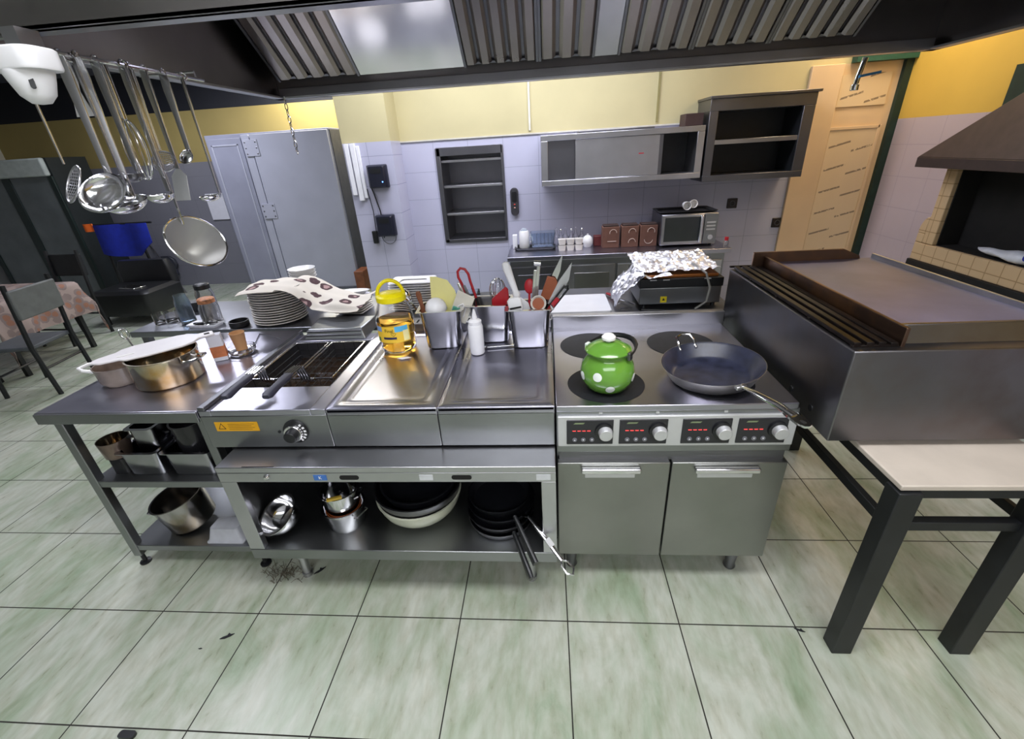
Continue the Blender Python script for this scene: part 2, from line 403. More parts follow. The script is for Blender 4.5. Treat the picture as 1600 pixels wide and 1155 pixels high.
# back wall with a recess for the niche shelf
nx0, nx1, nz0, nz1 = -1.035, -.40, .92, 1.80
wb = MB()
wb.box(-1.37, nx0, 4.7, 5.15, 0, 3.0); wb.box(nx1, 2.28, 4.7, 5.15, 0, 3.0); wb.box(nx0, nx1, 4.7, 5.15, 0, nz0); wb.box(nx0, nx1, 4.7, 5.15, nz1, 3.0)
wb.box(2.28, 3.08, 4.7, 5.15, 2.24, 3.0)
struct('wall_back', wb, WT_BACK, 'lavender tiled back wall with yellow paint above')
struct('wall_column', MB().box(-1.82, -1.37, 4.4, 5.15, 0, 3.0), WT_COL, 'tiled column left of the back wall')
struct('wall_back_side', MB().box(-1.82, -1.70, 5.15, 7.0, 0, 3.0), WT_PLAIN, 'side wall behind the column')
struct('wall_right', MB().box(3.08, 3.3, -3.2, 4.7, 0, 3.0), WT_RIGHT, 'right wall with pinkish tiles and yellow paint above')
struct('wall_far', MB().box(-8.2, -1.7, 7.0, 7.2, 0, 3.0), WT_FAR, 'far wall with grey tiles below dull yellow paint')
struct('wall_left', MB().box(-8.4, -8.2, -3.2, 7.2, 0, 3.0), WT_PLAIN, 'left wall')
struct('wall_front', MB().box(-8.2, 3.4, -3.4, -3.2, 0, 3.0), plain('front_wall_paint', 'b9b9bd', .7), 'wall behind the viewer')
for i, (x, c) in enumerate(((-.13, 'd8d6c8'), (1.02, '8a8254'))):
    struct('trim_%d' % (i + 1), MB().box(x - .008, x + .008, 4.685, 4.7, 1.90, 3.0), plain('seam_strip_%d' % i, c, .5), ('white cable strip' if i == 0 else 'dark seam strip') + ' on the yellow upper wall')
struct('trim_3', MB().box(-1.37, 2.28, 4.688, 4.7, 1.868, 1.88), plain('tile_edge', 'c8c4b8', .5), 'upper edge of the wall tiles')
# door in the right corner of the back wall, frame and boards still in printed film
dr = thing('door_1', 'pale wooden door in printed protective film', 'door', (2.28, 4.7, 0)); dr['kind'] = 'structure'
MB().box(0, .26, -.03, .1, 0, 2.24).build('door_frame', DOORW, dr, bevel=.004)
MB().box(.26, .80, .0, .06, .40, 2.24).build('door_leaf', DOORW, dr, bevel=.003)
DF = wood_film()
MB().box(.27, .67, -.012, 0, .48, 1.74).build('film_panel', DF, dr)
MB().box(.27, .67, -.012, 0, 1.92, 2.16).build('film_panel', DF, dr)
f = MB(); f.box(.26, .68, -.02, 0, 1.74, 1.765); f.box(.665, .69, -.02, 0, .48, 1.765); f.box(.26, .69, -.02, 0, .46, .48)
f.build('panel_moulding', DOORW, dr, bevel=.003)
MB().box(.26, .80, .02, .1, 0, .40).build('lower_board', plain('yellow_board', 'c9a34a', .5), dr)
struct('trim_4', MB().box(3.02, 3.08, 4.66, 4.72, 0, 2.24), GREENP, 'dark green door edge')
struct('trim_5', MB().box(2.6, 3.08, 4.62, 4.7, 2.24, 3.0), TEAL, 'teal board above the door')

# ---- ceiling lamp panels, several of them unseen fill added for brightness
for i, (p_, sx, sy, pw, c) in enumerate(LAMPS):
    names = ['over the cook line', 'added as fill behind the viewer', 'over the back counter', 'added as fill over the left side', 'by the far wall', 'over the oven', 'in front of the door', 'added over the dining side to brighten the cabinet']
    lt = thing('ceiling_lamp', 'white ceiling light panel ' + names[i], 'ceiling lamp', (p_[0], p_[1], 2.955), 0, None)
    MB().box(-sx/2 - .03, sx/2 + .03, -sy/2 - .03, sy/2 + .03, .012, .045).build('lamp_housing', WHITE, lt, bevel=.004)
    m = emit('lamp_face_%d' % i, c, 3.0)
    MB().box(-sx/2, sx/2, -sy/2, sy/2, .008, .012).build('diffuser', m, lt)

# ================================================================ EXTRACTION HOOD
hd = thing('extraction_hood', 'long stainless steel extraction hood with ribbed grease filters over the cook line', 'extractor hood', (.28, 2.15, 2.1), world=True)
HX0, HX1, HY0, HY1, HZ = -1.58, 2.07, 1.30, 3.02, 2.1
m = MB()   # rim walls
m.box(HX0, HX1, HY0, HY0 + .02, HZ, 2.62); m.box(HX0, HX1, HY1 - .012, HY1, HZ, 2.62)
m.box(HX0, HX0 + .012, HY0, HY1, HZ, 2.62); m.box(HX1 - .012, HX1, HY0, HY1, HZ, 2.62); m.box(HX0, HX1, HY0, HY1, 2.62, 2.64)
m.build('canopy', ST_HOOD, hd, bevel=.002)
m = MB()   # lower channel all the way round
m.box(HX0, HX1, HY1 - .07, HY1, HZ, HZ + .012); m.box(HX0, HX1, HY0, HY0 + .06, HZ, HZ + .012); m.box(HX0, HX0 + .06, HY0, HY1, HZ, HZ + .012); m.box(HX1 - .06, HX1, HY0, HY1, HZ, HZ + .012)
m.box(HX0 + .05, HX1 - .05, HY1 - .075, HY1 - .065, HZ + .005, HZ + .05)
m.build('drip_channel', ST, hd, bevel=.002)
def filt(x0, x1, name='filter', mat=ST_FILT, ribs=True):
    # tilted plane from (Y 2.93, z 2.17) rising towards the viewer
    L = .72; Mx = T((x0, 2.93, 2.20)) @ RX(180 - 38)      # local y runs up the slope
    q = MB(); W = x1 - x0
    if ribs:
        n = max(2, round(W / .088)); p = W / n
        for i in range(n):
            a = i * p + p * .5
            pr = [(a - p*.40, 0), (a - p*.40, .02), (a - p*.22, .034), (a + p*.22, .034), (a + p*.40, .02), (a + p*.40, 0)]
            v0 = [q.bm.verts.new(Mx @ Vector((x, .015, z))) for x, z in pr]; v1 = [q.bm.verts.new(Mx @ Vector((x, L - .02, z))) for x, z in pr]
            for k in range(5): q.bm.faces.new((v0[k], v0[k+1], v1[k+1], v1[k]))
            q.bm.faces.new(v0); q.bm.faces.new(v1[::-1])
        o = q.build(name, mat, hd, angle=25)
        q = MB(); q.box(0, W, .001, L, -.012, .002, Mx); q.box(0.001, .014, 0, L, .002, .030, Mx); q.box(W - .014, W - .001, 0, L, .002, .030, Mx); q.box(.015, W - .015, 0, .014, .002, .014, Mx)
        fr = q.build('filter_frame', ST_DARK, o); return o
    q.box(0.001, W - .001, 0, L, -.012, .024, Mx); return q.build(name, mat, hd)
filt(-1.50, -1.02); filt(-1.02, -.43, 'blank_panel', ST_SHINY and steel('blank_panel_steel', (.85, .84, .88), .16, (1, 1, 1), .01), False)
filt(-.43, -.02); filt(-.02, .28); filt(.28, .40, 'cover_strip', ST, False); filt(.40, .78); filt(.78, 1.17); filt(1.17, 1.60); 
# chain that holds the hood corner
ch = MB()
for k in range(9):
    z = 2.09 - .033 * k; pts = [Vector((-1.5, 2.93, z)) + (Vector((.008*cos(a), 0, .02*sin(a))) if k % 2 else Vector((0, .008*cos(a), .02*sin(a)))) for a in [2*pi*j/10 for j in range(10)]]
    ch.tube(pts, .0025, 5, closed=True)
tag(ch.build('chain', ST_SHINY), 'thin steel chain hanging from the far left corner of the hood', 'chain')

# ================================================================ BACK WALL THINGS
nc = thing('niche_shelf', 'stainless steel three compartment shelf recessed in the tiled wall', 'recessed shelf', ((nx0+nx1)/2, 4.7, nz0), world=True)
m = MB(); t_ = .035
m.box(nx0 - .01, nx0 + t_, 4.685, 5.10, nz0, nz1); m.box(nx1 - t_ + .02, nx1 + .01, 4.685, 5.10, nz0, nz1); m.box(nx0, nx1, 4.685, 5.10, nz1 - .07, nz1 + .005); m.box(nx0, nx1, 4.685, 5.10, nz0 - .005, nz0 + .03)
m.box(nx0, nx1, 5.08, 5.1, nz0, nz1); m.build('casing', ST_DARK, nc, bevel=.003)
for z in (1.20, 1.46, 1.69): MB().box(nx0 + t_, nx1 - .015, 4.72, 5.08, z - .018, z + .004).build('shelf', ST, nc, bevel=.002)

d = thing('wall_thermometer', 'dark oval handheld device hanging on the tiles right of the recessed shelf', 'wall device', (-.305, 4.7, 1.15), world=True)
MB().rrect([(.04, .13, .038, 0), (.04, .13, .038, .02), (.034, .124, .034, .03)], 6, T((-.305, 4.699, 1.285)) @ RX(90), top=True).build('casing', plain('dark_grey_plastic', '3b3a3d', .4), d)
MB().rrect([(.024, .045, .01, 0), (.024, .045, .01, .004)], 4, T((-.305, 4.668, 1.335)) @ RX(90), top=True).build('screen', BLACK, d)
for z, c in ((1.262, 'e04030'), (1.232, 'e8b0a0')): MB().ball((-.305, 4.668, z), .009, 10, .6).build('button', plain('button_' + c, c, .4), d)

bc = thing('back_counter', 'stainless steel counter with cabinet doors along the back wall', 'counter', (.6, 4.4, 0), world=True)
MB().box(-.36, 1.62, 4.08, 4.69, .83, .87).build('worktop', ST_TOP, bc, bevel=.004)
m = MB(); m.box(-.34, 1.58, 4.12, 4.66, .1, .83); m.build('body', ST_FRONT, bc, bevel=.003)
m = MB()
for x in (-.30, .2, 1.0, 1.54): m.cyl((x, 4.2, 0), (x, 4.2, .1), .02)
m.build('feet', ST_DARK, bc)
for x0, x1 in ((-.32, .10), (.20, .62), (.64, 1.06), (1.08, 1.56)):
    o = MB().box(x0, x1, 4.10, 4.12, .16, .77).build('door', ST_DARK if x0 < 0 else ST, bc, bevel=.004)
    MB().box(x0 + .05, x1 - .05, 4.094, 4.101, .21, .70).build('door_panel', ST_DARK if x0 < 0 else ST_DOOR, o, bevel=.004)
    if x0 > 0:
        q = MB().ball((x0 + .30, 4.085, .50), .016, 12); q.build('knob', ST_SHINY, o)

# wall cabinets
wc = thing('wall_cabinet', 'long low steel wall cabinet with sliding doors above the back counter', 'wall cabinet', (.66, 4.5, 1.43), world=True)
m = MB(); m.box(-.03, 1.36, 4.36, 4.695, 1.435, 1.48); m.box(-.03, 1.36, 4.36, 4.695, 1.80, 1.845); m.box(-.03, .03, 4.36, 4.695, 1.48, 1.80); m.box(1.30, 1.36, 4.36, 4.695, 1.48, 1.80); m.box(.03, 1.30, 4.68, 4.694, 1.48, 1.80)
m.build('carcass', ST, wc, bevel=.003)
MB().box(.03, .30, 4.40, 4.41, 1.48, 1.80).build('back_sliding_door', ST_DARK, wc)
MB().box(1.02, 1.299, 4.66, 4.679, 1.481, 1.799).build('shade_lining', BLACKM, wc)  # black sheet stands in for shade in the open right end
o = MB().box(.27, 1.00, 4.372, 4.384, 1.482, 1.798).build('sliding_door', ST, wc, bevel=.003)
MB().prism([(-.022, -.004), (.022, -.004), (.022, .004), (-.022, .004)], 0, .002, T((.84, 4.3715, 1.66)) @ RX(90)).build('red_mark', RED, o)
MB().box(.99, 1.02, 4.37, 4.386, 1.482, 1.798).build('door_edge', ST_DARK, wc)
wc2 = thing('wall_cabinet', 'taller open steel wall cabinet with two dark compartments beside the door', 'wall cabinet', (1.79, 4.5, 1.40), world=True)
X0, X1, Z0, Z1 = 1.375, 2.21, 1.40, 2.03
m = MB(); m.box(X0, X1, 4.35, 4.695, Z0, Z0 + .05); m.box(X0, X1, 4.35, 4.695, Z1 - .09, Z1); m.box(X0 + .0005, X0 + .07, 4.351, 4.68, Z0 + .05, Z1 - .09); m.box(X1 - .09, X1 - .0005, 4.351, 4.68, Z0 + .05, Z1 - .09); m.box(X0 + .001, X1 - .001, 4.68, 4.694, Z0 + .05, Z1 - .09)
m.box(X0 - .01, X1 + .02, 4.33, 4.695, Z1, Z1 + .02); m.build('carcass', ST_DARK, wc2, bevel=.003)
MB().box(X0 + .07, X1 - .09, 4.36, 4.66, 1.69, 1.725).build('shelf', ST, wc2, bevel=.002)
m = MB(); m.box(X0 + .071, X1 - .091, 4.66, 4.679, Z0 + .051, Z1 - .091)
for z_, z2_ in ((Z0 + .051, 1.689), (1.726, Z1 - .091)):
    m.box(X0 + .0705, X0 + .075, 4.37, 4.659, z_, z2_); m.box(X1 - .095, X1 - .0905, 4.37, 4.659, z_, z2_)
m.build('shade_lining', BLACKM, wc2)  # black sheets paint the shade inside both open compartments
tag(MB().box(1.20, 1.35, 4.42, 4.60, 1.8455, 1.94).build('box', plain('dark_brown_box', '3d2a26', .6), bevel=.004), 'small dark brown box on top of the low wall cabinet', 'box')
tag(MB().box(.30, .95, 4.42, 4.62, 1.8455, 1.862).build('tray', ST_DARK, bevel=.003), 'flat dark tray lying on top of the low wall cabinet', 'tray')

# sockets
def socket(x, z, lab):
    t = thing('wall_socket', lab, 'socket', (x, 4.7, z - .045), world=True)
    MB().rrect([(.047, .045, .006, 0), (.047, .045, .006, .008), (.043, .041, .005, .012)], 3, T((x, 4.7, z)) @ RX(90), top=True).build('cover_plate', plain('black_socket_plastic', '2b2422', .35), t)
    MB().lathe([(0, 0), (.02, 0), (.02, .006), (.026, .006), (.026, 0)], 20, T((x, 4.688, z)) @ RX(90)).build('socket_ring', GREYK, t)
socket(1.797, 1.165, 'black square wall socket upper left, nearer the microwave'); socket(2.25, .965, 'black square wall socket lower right, nearer the door')

# microwave
mo = thing('microwave_oven', 'silver and black microwave oven on the back counter', 'microwave', (1.28, 4.38, .87), world=True)
MB().box(1.03, 1.52, 4.24, 4.62, .885, 1.155).build('housing', ST_DARK, mo, bevel=.006)
MB().box(1.035, 1.40, 4.222, 4.24, .89, 1.15).build('door', ST, mo, bevel=.004)
MB().box(1.06, 1.36, 4.217, 4.223, .92, 1.13).build('window', plain('dark_glass', '2c3030', .08), mo, bevel=.002)
MB().box(1.36, 1.385, 4.19, 4.222, .91, 1.14).build('door_handle', ST_SHINY, mo, bevel=.006)
o = MB().box(1.405, 1.52, 4.222, 4.24, .89, 1.15).build('control_panel', ST_FRONT, mo, bevel=.003)
q = MB()
for z in (1.07, 1.04, 1.01): q.box(1.425, 1.50, 4.218, 4.223, z, z + .012)
q.build('buttons', ST_LIGHT, o); MB().cyl((1.462, 4.222, .95), (1.462, 4.205, .95), .022).build('dial', ST_SHINY, o)
m = MB()
for x in (1.06, 1.49):
    for y in (4.27, 4.58): m.cyl((x, y, .87), (x, y, .886), .012)
m.build('feet', BLACK, mo)
tr = MB().rrect([(.22, .14, .02, 0), (.255, .17, .03, .012), (.255, .17, .03, .016), (.215, .135, .02, .006)], 4, T((1.27, 4.42, 1.1555))); tag(tr.build('tray', BLACK), 'black shallow tray on top of the microwave', 'tray')
for i, (x, y) in enumerate(((1.27, 4.40), (1.33, 4.42))):
    c = MB().lathe([(.0, 0), (.026, 0), (.034, .04), (.036, .075), (.033, .075), (.03, .01), (0, .008)], 20, T((x, y, 1.21)) @ RX(90 if i == 0 else 80))
    tag(c.build('teacup', WHITEC), 'white cup lying on its side on the microwave, ' + ('left one' if i == 0 else 'right one'), 'cup')
# gift boxes
labs = ['brown box with curved mark over a dash, left of three on the back counter', 'brown box with two pale curved marks, middle of three on the back counter', 'brown box with an upper and a lower curved mark, next to the microwave']
for i, x in enumerate((.60, .775, .945)):
    b_ = thing('gift_box', labs[i], 'box', (x, 4.36, .8705), 0, 'brown boxes on the back counter')
    MB().box(-.078, .078, -.05, .06, 0, .19).build('carton', CARD, b_, bevel=.004)
    MB().box(-.07, .07, -.045, .055, .19, .205).build('lid_flap', plain('dark_card_%d' % i, '3a2a26', .6), b_, bevel=.003)
    q = MB(); K = plain('pale_print_%d' % i, 'c9b2a4', .6)
    q.tube([p for p in arc((.02, -.0515, .135), .032, 0 if i < 2 else -20, 190, 10)], .003, 5)
    q.build('upper_mark', K, b_); q = MB()
    if i == 0: q.tube([(-.03, -.0515, .06), (.05, -.0515, .06)], .003, 5)
    elif i == 1: q.tube(arc((.02, -.0515, .045), .032, 0, 190, 10), .003, 5)
    else: q.tube(arc((.0, -.0515, .065), .038, 180, 350, 10), .003, 5)
    q.build('lower_mark', K, b_)
# egg tray / bottles / cups
eg = thing('bottle_carrier', 'white divided holder standing by the glass bottles on the back counter', 'holder', (.225, 4.30, .8705))
q = MB()
for i in range(3):
    for j in range(2):
        q.rrect([(.03, .03, .012, 0), (.038, .034, .014, .05)], 3, T((-.078 + .078*i, 0, .055*j)) , top=True)
q.build('holder_cells', CREAM, eg); MB().box(-.12, .12, -.025, .03, .052, .056).build('divider', GREYK, eg)
for i, (x, y) in enumerate(((.14, 4.44), (.185, 4.50), (.24, 4.44), (.285, 4.50), (.34, 4.44), (.10, 4.52))):
    b_ = thing('glass_bottle', '', 'bottle', (x, y, .8705), 0, 'small clear glass bottles on the back counter')
    b_['label'] = 'small clear glass bottle with round stopper behind the white holder'
    MB().lathe([(0, 0), (.028, 0), (.03, .01), (.03, .09), (.012, .125), (.011, .15), (.009, .15), (.010, .125), (.026, .088), (.026, .006), (0, .006)], 16).build('glass_body', GLASS, b_)
    MB().ball((0, 0, .164), .013, 12).build('stopper', GLASS if i % 2 else ST_SHINY, b_)
tk = MB().lathe([(0, 0), (.035, 0), (.05, .03), (.052, .06), (.04, .09), (.02, .105), (.008, .108), (.01, .118), (0, .122)], 20, T((.395, 4.42, .8705))); tag(tk.build('sugar_bowl', WHITEC), 'small round white lidded pot right of the glass bottles', 'pot')
tag(MB().box(.455, .54, 4.42, 4.50, .8705, .965).build('tin', plain('dark_red_tin', '5e1f1e', .5), bevel=.006), 'small dark red tin on the back counter', 'tin')
tk = MB().lathe([(0, 0), (.03, 0), (.045, .03), (.045, .07), (.03, .085), (0, .09)], 18, T((.60, 4.56, .8705))); tag(tk.build('sugar_bowl', WHITEC), 'white round pot half hidden behind the brown boxes', 'pot')
# blue crate + thermos on black tray at left end
tag(MB().rrect([(.19, .10, .03, 0), (.20, .11, .03, .02), (.195, .105, .03, .02), (.18, .09, .03, .008)], 4, T((-.11, 4.46, .8705))).build('tray', BLACK), 'black tray on the left end of the back counter', 'tray')
cr = thing('plastic_crate', 'translucent bluish plastic box on the black tray', 'plastic box', (-.035, 4.46, .892))
MB().rrect([(.105, .07, .015, 0), (.12, .08, .018, .13), (.115, .075, .018, .13), (.10, .065, .015, .006)], 4).build('tub', GLASSB, cr)
q = MB()
for k in range(5): q.lathe([(.0, 0), (.016, 0), (.02, .11), (.018, .11), (.014, .004), (0, .004)], 12, T((-.075 + .037*k, -.01 + .02*(k % 2), .008)))
q.build('glasses_inside', GLASS, cr)
th = thing('jug', 'white thermos jug with handle on the black tray', 'jug', (-.215, 4.45, .879))
MB().lathe([(0, 0), (.045, 0), (.05, .01), (.048, .15), (.04, .165), (.038, .16), (0, .16)], 24).build('body', WHITEC, th)
MB().tube(arc((.05, 0, .08), .028, -80, 80, 8), .007, 8).build('handle', WHITEC, th); MB().lathe([(.03, .155), (.032, .175), (.01, .19), (0, .19)], 20).build('lid', GLASSB, th)
tag(MB().box(-.33, -.285, 4.47, 4.53, .8705, 1.0).build('carton', WHITE, bevel=.003), 'narrow white carton at the left end of the back counter', 'carton')

# column: black dispensers, conduit, cables
def disp(px, pz, lab, led):
    t = thing('wall_dispenser', lab, 'wall box', (px, 4.4, pz - .1), world=True)
    MB().rrect([(.09, .10, .012, 0), (.088, .098, .012, .05), (.07, .085, .012, .075)], 3, T((px, 4.399, pz)) @ RX(90), top=True).build('casing', plain('navy_black_plastic', '191b29', .35), t)
    MB().rrect([(.05, .02, .01, 0), (.05, .02, .01, .004)], 3, T((px, 4.325, pz + .05)) @ RX(90), top=True).build('top_grip', BLACK, t)
    if led: MB().ball((px + .05, 4.325, pz - .045), .006, 8).build('indicator_light', BLUELED, t)
disp(-1.53, 1.60, 'black wall box with a blue light, upper of two on the column', True); disp(-1.535, 1.165, 'black wall box without a light, lower of two on the column', False)
cd = MB(); cd.box(-1.80, -1.76, 4.375, 4.399, 1.45, 1.88); cd.box(-1.745, -1.70, 4.37, 4.399, 1.40, 1.88); cd.box(-1.695, -1.665, 4.38, 4.399, 1.42, 1.86)
tag(cd.build('cable_conduit', WHITE, bevel=.003), 'white cable conduits on the left edge of the column', 'conduit')
q = MB(); q.tube([(-1.62, 4.385, 1.52), (-1.60, 4.38, 1.45), (-1.57, 4.38, 1.3), (-1.565, 4.38, 1.1), (-1.58, 4.385, 1.05)], .006, 6)
q.tube([(-1.66, 4.385, 1.50), (-1.64, 4.385, 1.3), (-1.65, 4.385, 1.1)], .004, 6)
tag(q.build('cable', BLACK), 'black cables running down from the upper wall box', 'cable')
tag(MB().box(-1.69, -1.64, 4.365, 4.398, 1.0, 1.12).build('power_adapter', BLACK, bevel=.008), 'small black adapter hanging on the cable left of the lower wall box', 'adapter')
q = MB(); q.tube(arc((-1.53, 4.385, 1.06), .07, 180, 360, 12, ry=.07), .003, 6); tag(q.build('cable', GREYK), 'thin grey cable loop under the lower wall box', 'cable')

# ================================================================ OVEN at the right wall
ov = thing('brick_oven', 'brick edged wood oven with dark hearth against the right wall', 'oven', (2.99, 3.0, 0), world=True)
OX = 2.88
m = MB(); m.box(OX, 3.079, 3.60, 3.70, .931, 1.47); 
m.box(OX, 3.079, 3.701, 3.77, .93, 1.0)   # left brick jamb
pts = [(3.7015, 1.001)] + [(3.7015 + .07*cos(R(a)), 1.001 + .12*sin(R(a))) for a in range(90, -1, -15)]
m.prism([(p[0], p[1]) for p in pts], OX, 3.079, Matrix(((0,0,1,0),(1,0,0,0),(0,1,0,0),(0,0,0,1))))
m.box(OX, 3.079, 1.2, 3.77, .80, .93); m.build('brick_surround', BRICK, ov, bevel=.006)
q = MB(); q.box(3.05, 3.079, 1.2, 3.599, .932, 1.47); q.box(OX + .03, 3.05, 1.2, 3.599, .930, .934); q.box(OX + .03, 3.049, 3.59, 3.599, .935, 1.47); q.build('hearth', SOOT, ov)
m = MB(); m.box(OX - .01, 3.079, 1.2, 3.78, .64, .80); m.box(OX, OX + .06, 3.15, 3.26, .3, .64); m.box(OX, OX + .06, 2.3, 2.4, .3, .64); m.build('black_band', BLACKM, ov, bevel=.004)
m = MB(); m.box(OX + .05, 3.079, 1.2, 3.74, 0, .64); m.build('white_base', WT_RIGHT, ov)
oh = thing('oven_hood', 'brown black sheet metal cone hood above the wood oven', 'hood', (2.9, 2.9, 1.48), world=True)
m = MB(); m.box(2.68, 3.07, 1.6, 3.74, 1.475, 1.54)
m.hexa(((2.68,1.6,1.54),(3.07,1.6,1.54),(3.07,3.74,1.54),(2.68,3.74,1.54)), ((2.98,2.0,2.35),(3.07,2.0,2.35),(3.07,2.6,2.35),(2.98,2.6,2.35)))
m.build('cone', OVENH, oh, bevel=.004)
MB().box(3.04, 3.075, 3.15, 3.64, 1.76, 2.06).build('flue_board', GREENP, oh)
bg = thing('plastic_bag', 'white and blue plastic bag lying on the oven ledge', 'bag', (2.945, 3.02, .937))
random.seed(3)
def bagf(u, v):
    a = 2*pi*u; r = sin(pi*v) ** .7; return Vector((.06*cos(a)*r, -.22 + .5*v, .035 + .045*sin(a)*r*(1-.6*v) + .006*sin(9*u+14*v)))
MB().grid(16, 14, bagf).build('bag_body', plain('white_bag_film', 'd8dce6', .4), bg)
MB().lathe([(0, 0), (.028, 0), (.03, .003), (0, .004)], 16, T((-.045, -.12, .06)) @ RY(-60)).build('blue_print', BLUE, bg)

# ================================================================ GRIDDLE on its table
gt = thing('marble_top_table', 'black metal legged table with a cream marble top under the griddle', 'table', (1.25, 1.7, 0), world=True)
MB().box(1.04, 1.56, 1.10, 2.42, .782, .802).build('marble_top', MARBLE, gt, bevel=.004)
m = MB(); m.box(1.05, 1.55, 1.115, 1.155, .74, .78); m.box(1.05, 1.09, 1.115, 2.40, .74, .78); m.box(1.51, 1.55, 1.115, 2.4, .74, .78); m.box(1.05, 1.55, 2.36, 2.40, .74, .78)
m.build('apron_frame', BLACKM, gt, bevel=.002)
for x, y in ((1.045, 1.095), (1.465, 1.105), (1.045, 2.34), (1.465, 2.34)): MB().box(x - .012, x + .058, y - .005, y + .055, 0, .778).build('leg', BLACKM, gt, bevel=.003)
MB().box(1.06, 1.085, 1.15, 2.35, .60, .635).build('stretcher', BLACKM, gt, bevel=.002); MB().box(1.10, 1.50, 1.12, 1.15, .60, .635).build('stretcher', BLACKM, gt, bevel=.002)
MB().box(1.09, 1.5, 2.355, 2.38, .60, .635).build('stretcher', BLACKM, gt, bevel=.002); MB().box(1.49, 1.51, 1.15, 2.35, .60, .635).build('stretcher', BLACKM, gt, bevel=.002)

GZ = .83; GX0 = .925; GY0 = 1.295; GY1 = 2.315; GX1 = 1.60
gr = thing('griddle', 'large greasy stainless steel flat top griddle on the marble topped table', 'griddle', (1.24, 1.8, .803), world=True)
m = MB(); m.box(GX0, GX1, GY0, GY1, GZ - .005, 1.155); m.build('body', ST_GRID, gr, bevel=.004)
m = MB(); m.box(GX0 + .165, GX1, GY0 + .10, GY1, 1.155, 1.185); m.build('cooking_plate', ST_PLATE, gr, bevel=.003)
MB().hexa(((GX0+.155,GY0+.03,1.12),(GX1,GY0+.03,1.12),(GX1,GY0+.045,1.12),(GX0+.155,GY0+.045,1.12)), ((GX0+.165,GY0+.085,1.205),(GX1,GY0+.085,1.205),(GX1,GY0+.10,1.205),(GX0+.165,GY0+.10,1.205))).build('front_guard', ST_GRID, gr, bevel=.002)
m = MB(); m.box(GX0 + .150, GX0 + .162, GY0 + .03, GY1, 1.14, 1.215); m.build('left_guard', RUST, gr, bevel=.002)
m = MB(); pts = [(0, 0), (.36, 0), (.42, -.0), (.36, .05), (.33, .055), (0, .055)]
m.prism([(GX0 + .10, 1.15), (GX0+.62, 1.15), (GX0+.60, 1.20), (GX0+.52, 1.235), (GX0+.10, 1.235)], -GY1, -GY1 + .014, RX(90)); m.build('back_guard', RUST, gr, bevel=.002)
MB().box(GX1 - .012, GX1, GY0 + .04, GY1, 1.155, 1.205).build('right_guard', ST, gr, bevel=.002)
m = MB()
for k, x in enumerate((.012, .05, .085, .12)): m.box(GX0 + x, GX0 + x + .022, GY0 + .03, GY1 - .02, 1.158, 1.172 - .003*(k == 3))
for k in range(5): m.box(GX0 + .01, GX0 + .145, GY0 + .03 + k * .2535, GY0 + .045 + k * .2535, 1.153, 1.162)
m.build('grease_grate', plain('blackened_iron', '1e1715', .42, .6, vary=.5), gr, bevel=.002)
for y in (1.42, 1.56): MB().cyl((GX0 - .004, y, .88), (GX0 + .002, y, .88), .012).build('knob_hole', BLACK, gr)
for x, y in ((1.10, 1.40), (1.50, 1.40), (1.10, 2.28), (1.50, 2.28)): MB().cyl((x, y, .802), (x, y, GZ), .025).build('foot', BLACK, gr)

# ================================================================ INDUCTION RANGE
CT = .91
ra = thing('induction_range', 'stainless steel four zone induction range with two cupboard doors', 'range', (.455, 1.8, 0), world=True)
RX0, RX1, RF, RB = .022, .885, 1.41, 2.20
MB().box(RX0, RX1, RF + .03, RB, .15, .885).build('body', ST_FRONT, ra, bevel=.003)
MB().box(RX0, RX1 - .01, RF - .005, RB, .885, CT).build('hob_top', ST_TOP, ra, bevel=.004)
MB().box(RX0, RX1, RB - .012, RB + .03, .88, .975).build('splash_back', ST, ra, bevel=.004)
MB().box(RX0, RX1, RF, RF + .03, .70, .885).build('fascia', ST_FRONT, ra, bevel=.003)
MB().box(RX0 + .005, RX1 - .005, RF - .012, RF + .001, .735, .868).build('control_fascia', ST_LIGHT, ra, bevel=.003)
for i, (x, y) in enumerate(((.222, 1.575), (.205, 1.955), (.635, 1.585), (.61, 1.95))):
    MB().lathe([(0, 0), (.148, 0), (.150, .0018), (0, .0018)], 48, T((x, y, CT - .0005))).build('cooking_zone', ZONE, ra)
for i, (x0, x1) in enumerate(((.060, .232), (.254, .428), (.480, .654), (.676, .848))):
    o = MB().box(x0, x1, RF - .016, RF - .011, .748, .855).build('control_panel', plain('control_glass_%d' % i, '26262b', .2), ra, bevel=.002)
    yk = RF - .016
    q = MB().cyl((x1 - .034, yk, .808), (x1 - .034, yk - .008, .808), .034, .033, 28); q.build('knob_collar', BLACK, o)
    q = MB().cyl((x1 - .030, yk - .006, .806), (x1 - .030, yk - .03, .804), .027, .024, 28); q.build('knob', ST_LIGHT, o, bevel=.002)
    q = MB()
    for k in range(4): q.box(x0 + .022 + k*.018, x0 + .034 + k*.018, yk - .0008, yk, .8075, .8105)
    q.build('display_digits', REDLED, o)
    for k in range(3):
        q = MB().cyl((x0 + .03 + k*.032, yk + .001, .770), (x0 + .03 + k*.032, yk - .003, .770), .0085, .0085, 16); q.build('push_button', plain('grey_button_%d%d' % (i, k), '6f7078', .35) , o)
    q = MB()
    for k in range(3): q.prism([(-.003, -.003), (.003, -.003), (0, .003)], 0, .0008, T((x0 + .03 + k*.032, yk - .0031, .770)) @ RX(90) @ RZ(0 if k == 0 else 180))
    q.build('button_arrows', WHITE, o)
    q = MB(); q.prism([(-.02, -.003), (.016, -.003), (.022, .003), (-.014, .003)], 0, .0006, T((x0 + .045, yk - .0001, .842)) @ RX(90)); q.build('badge', plain('badge_metal_%d' % i, '8d9a78', .35, .5), o)
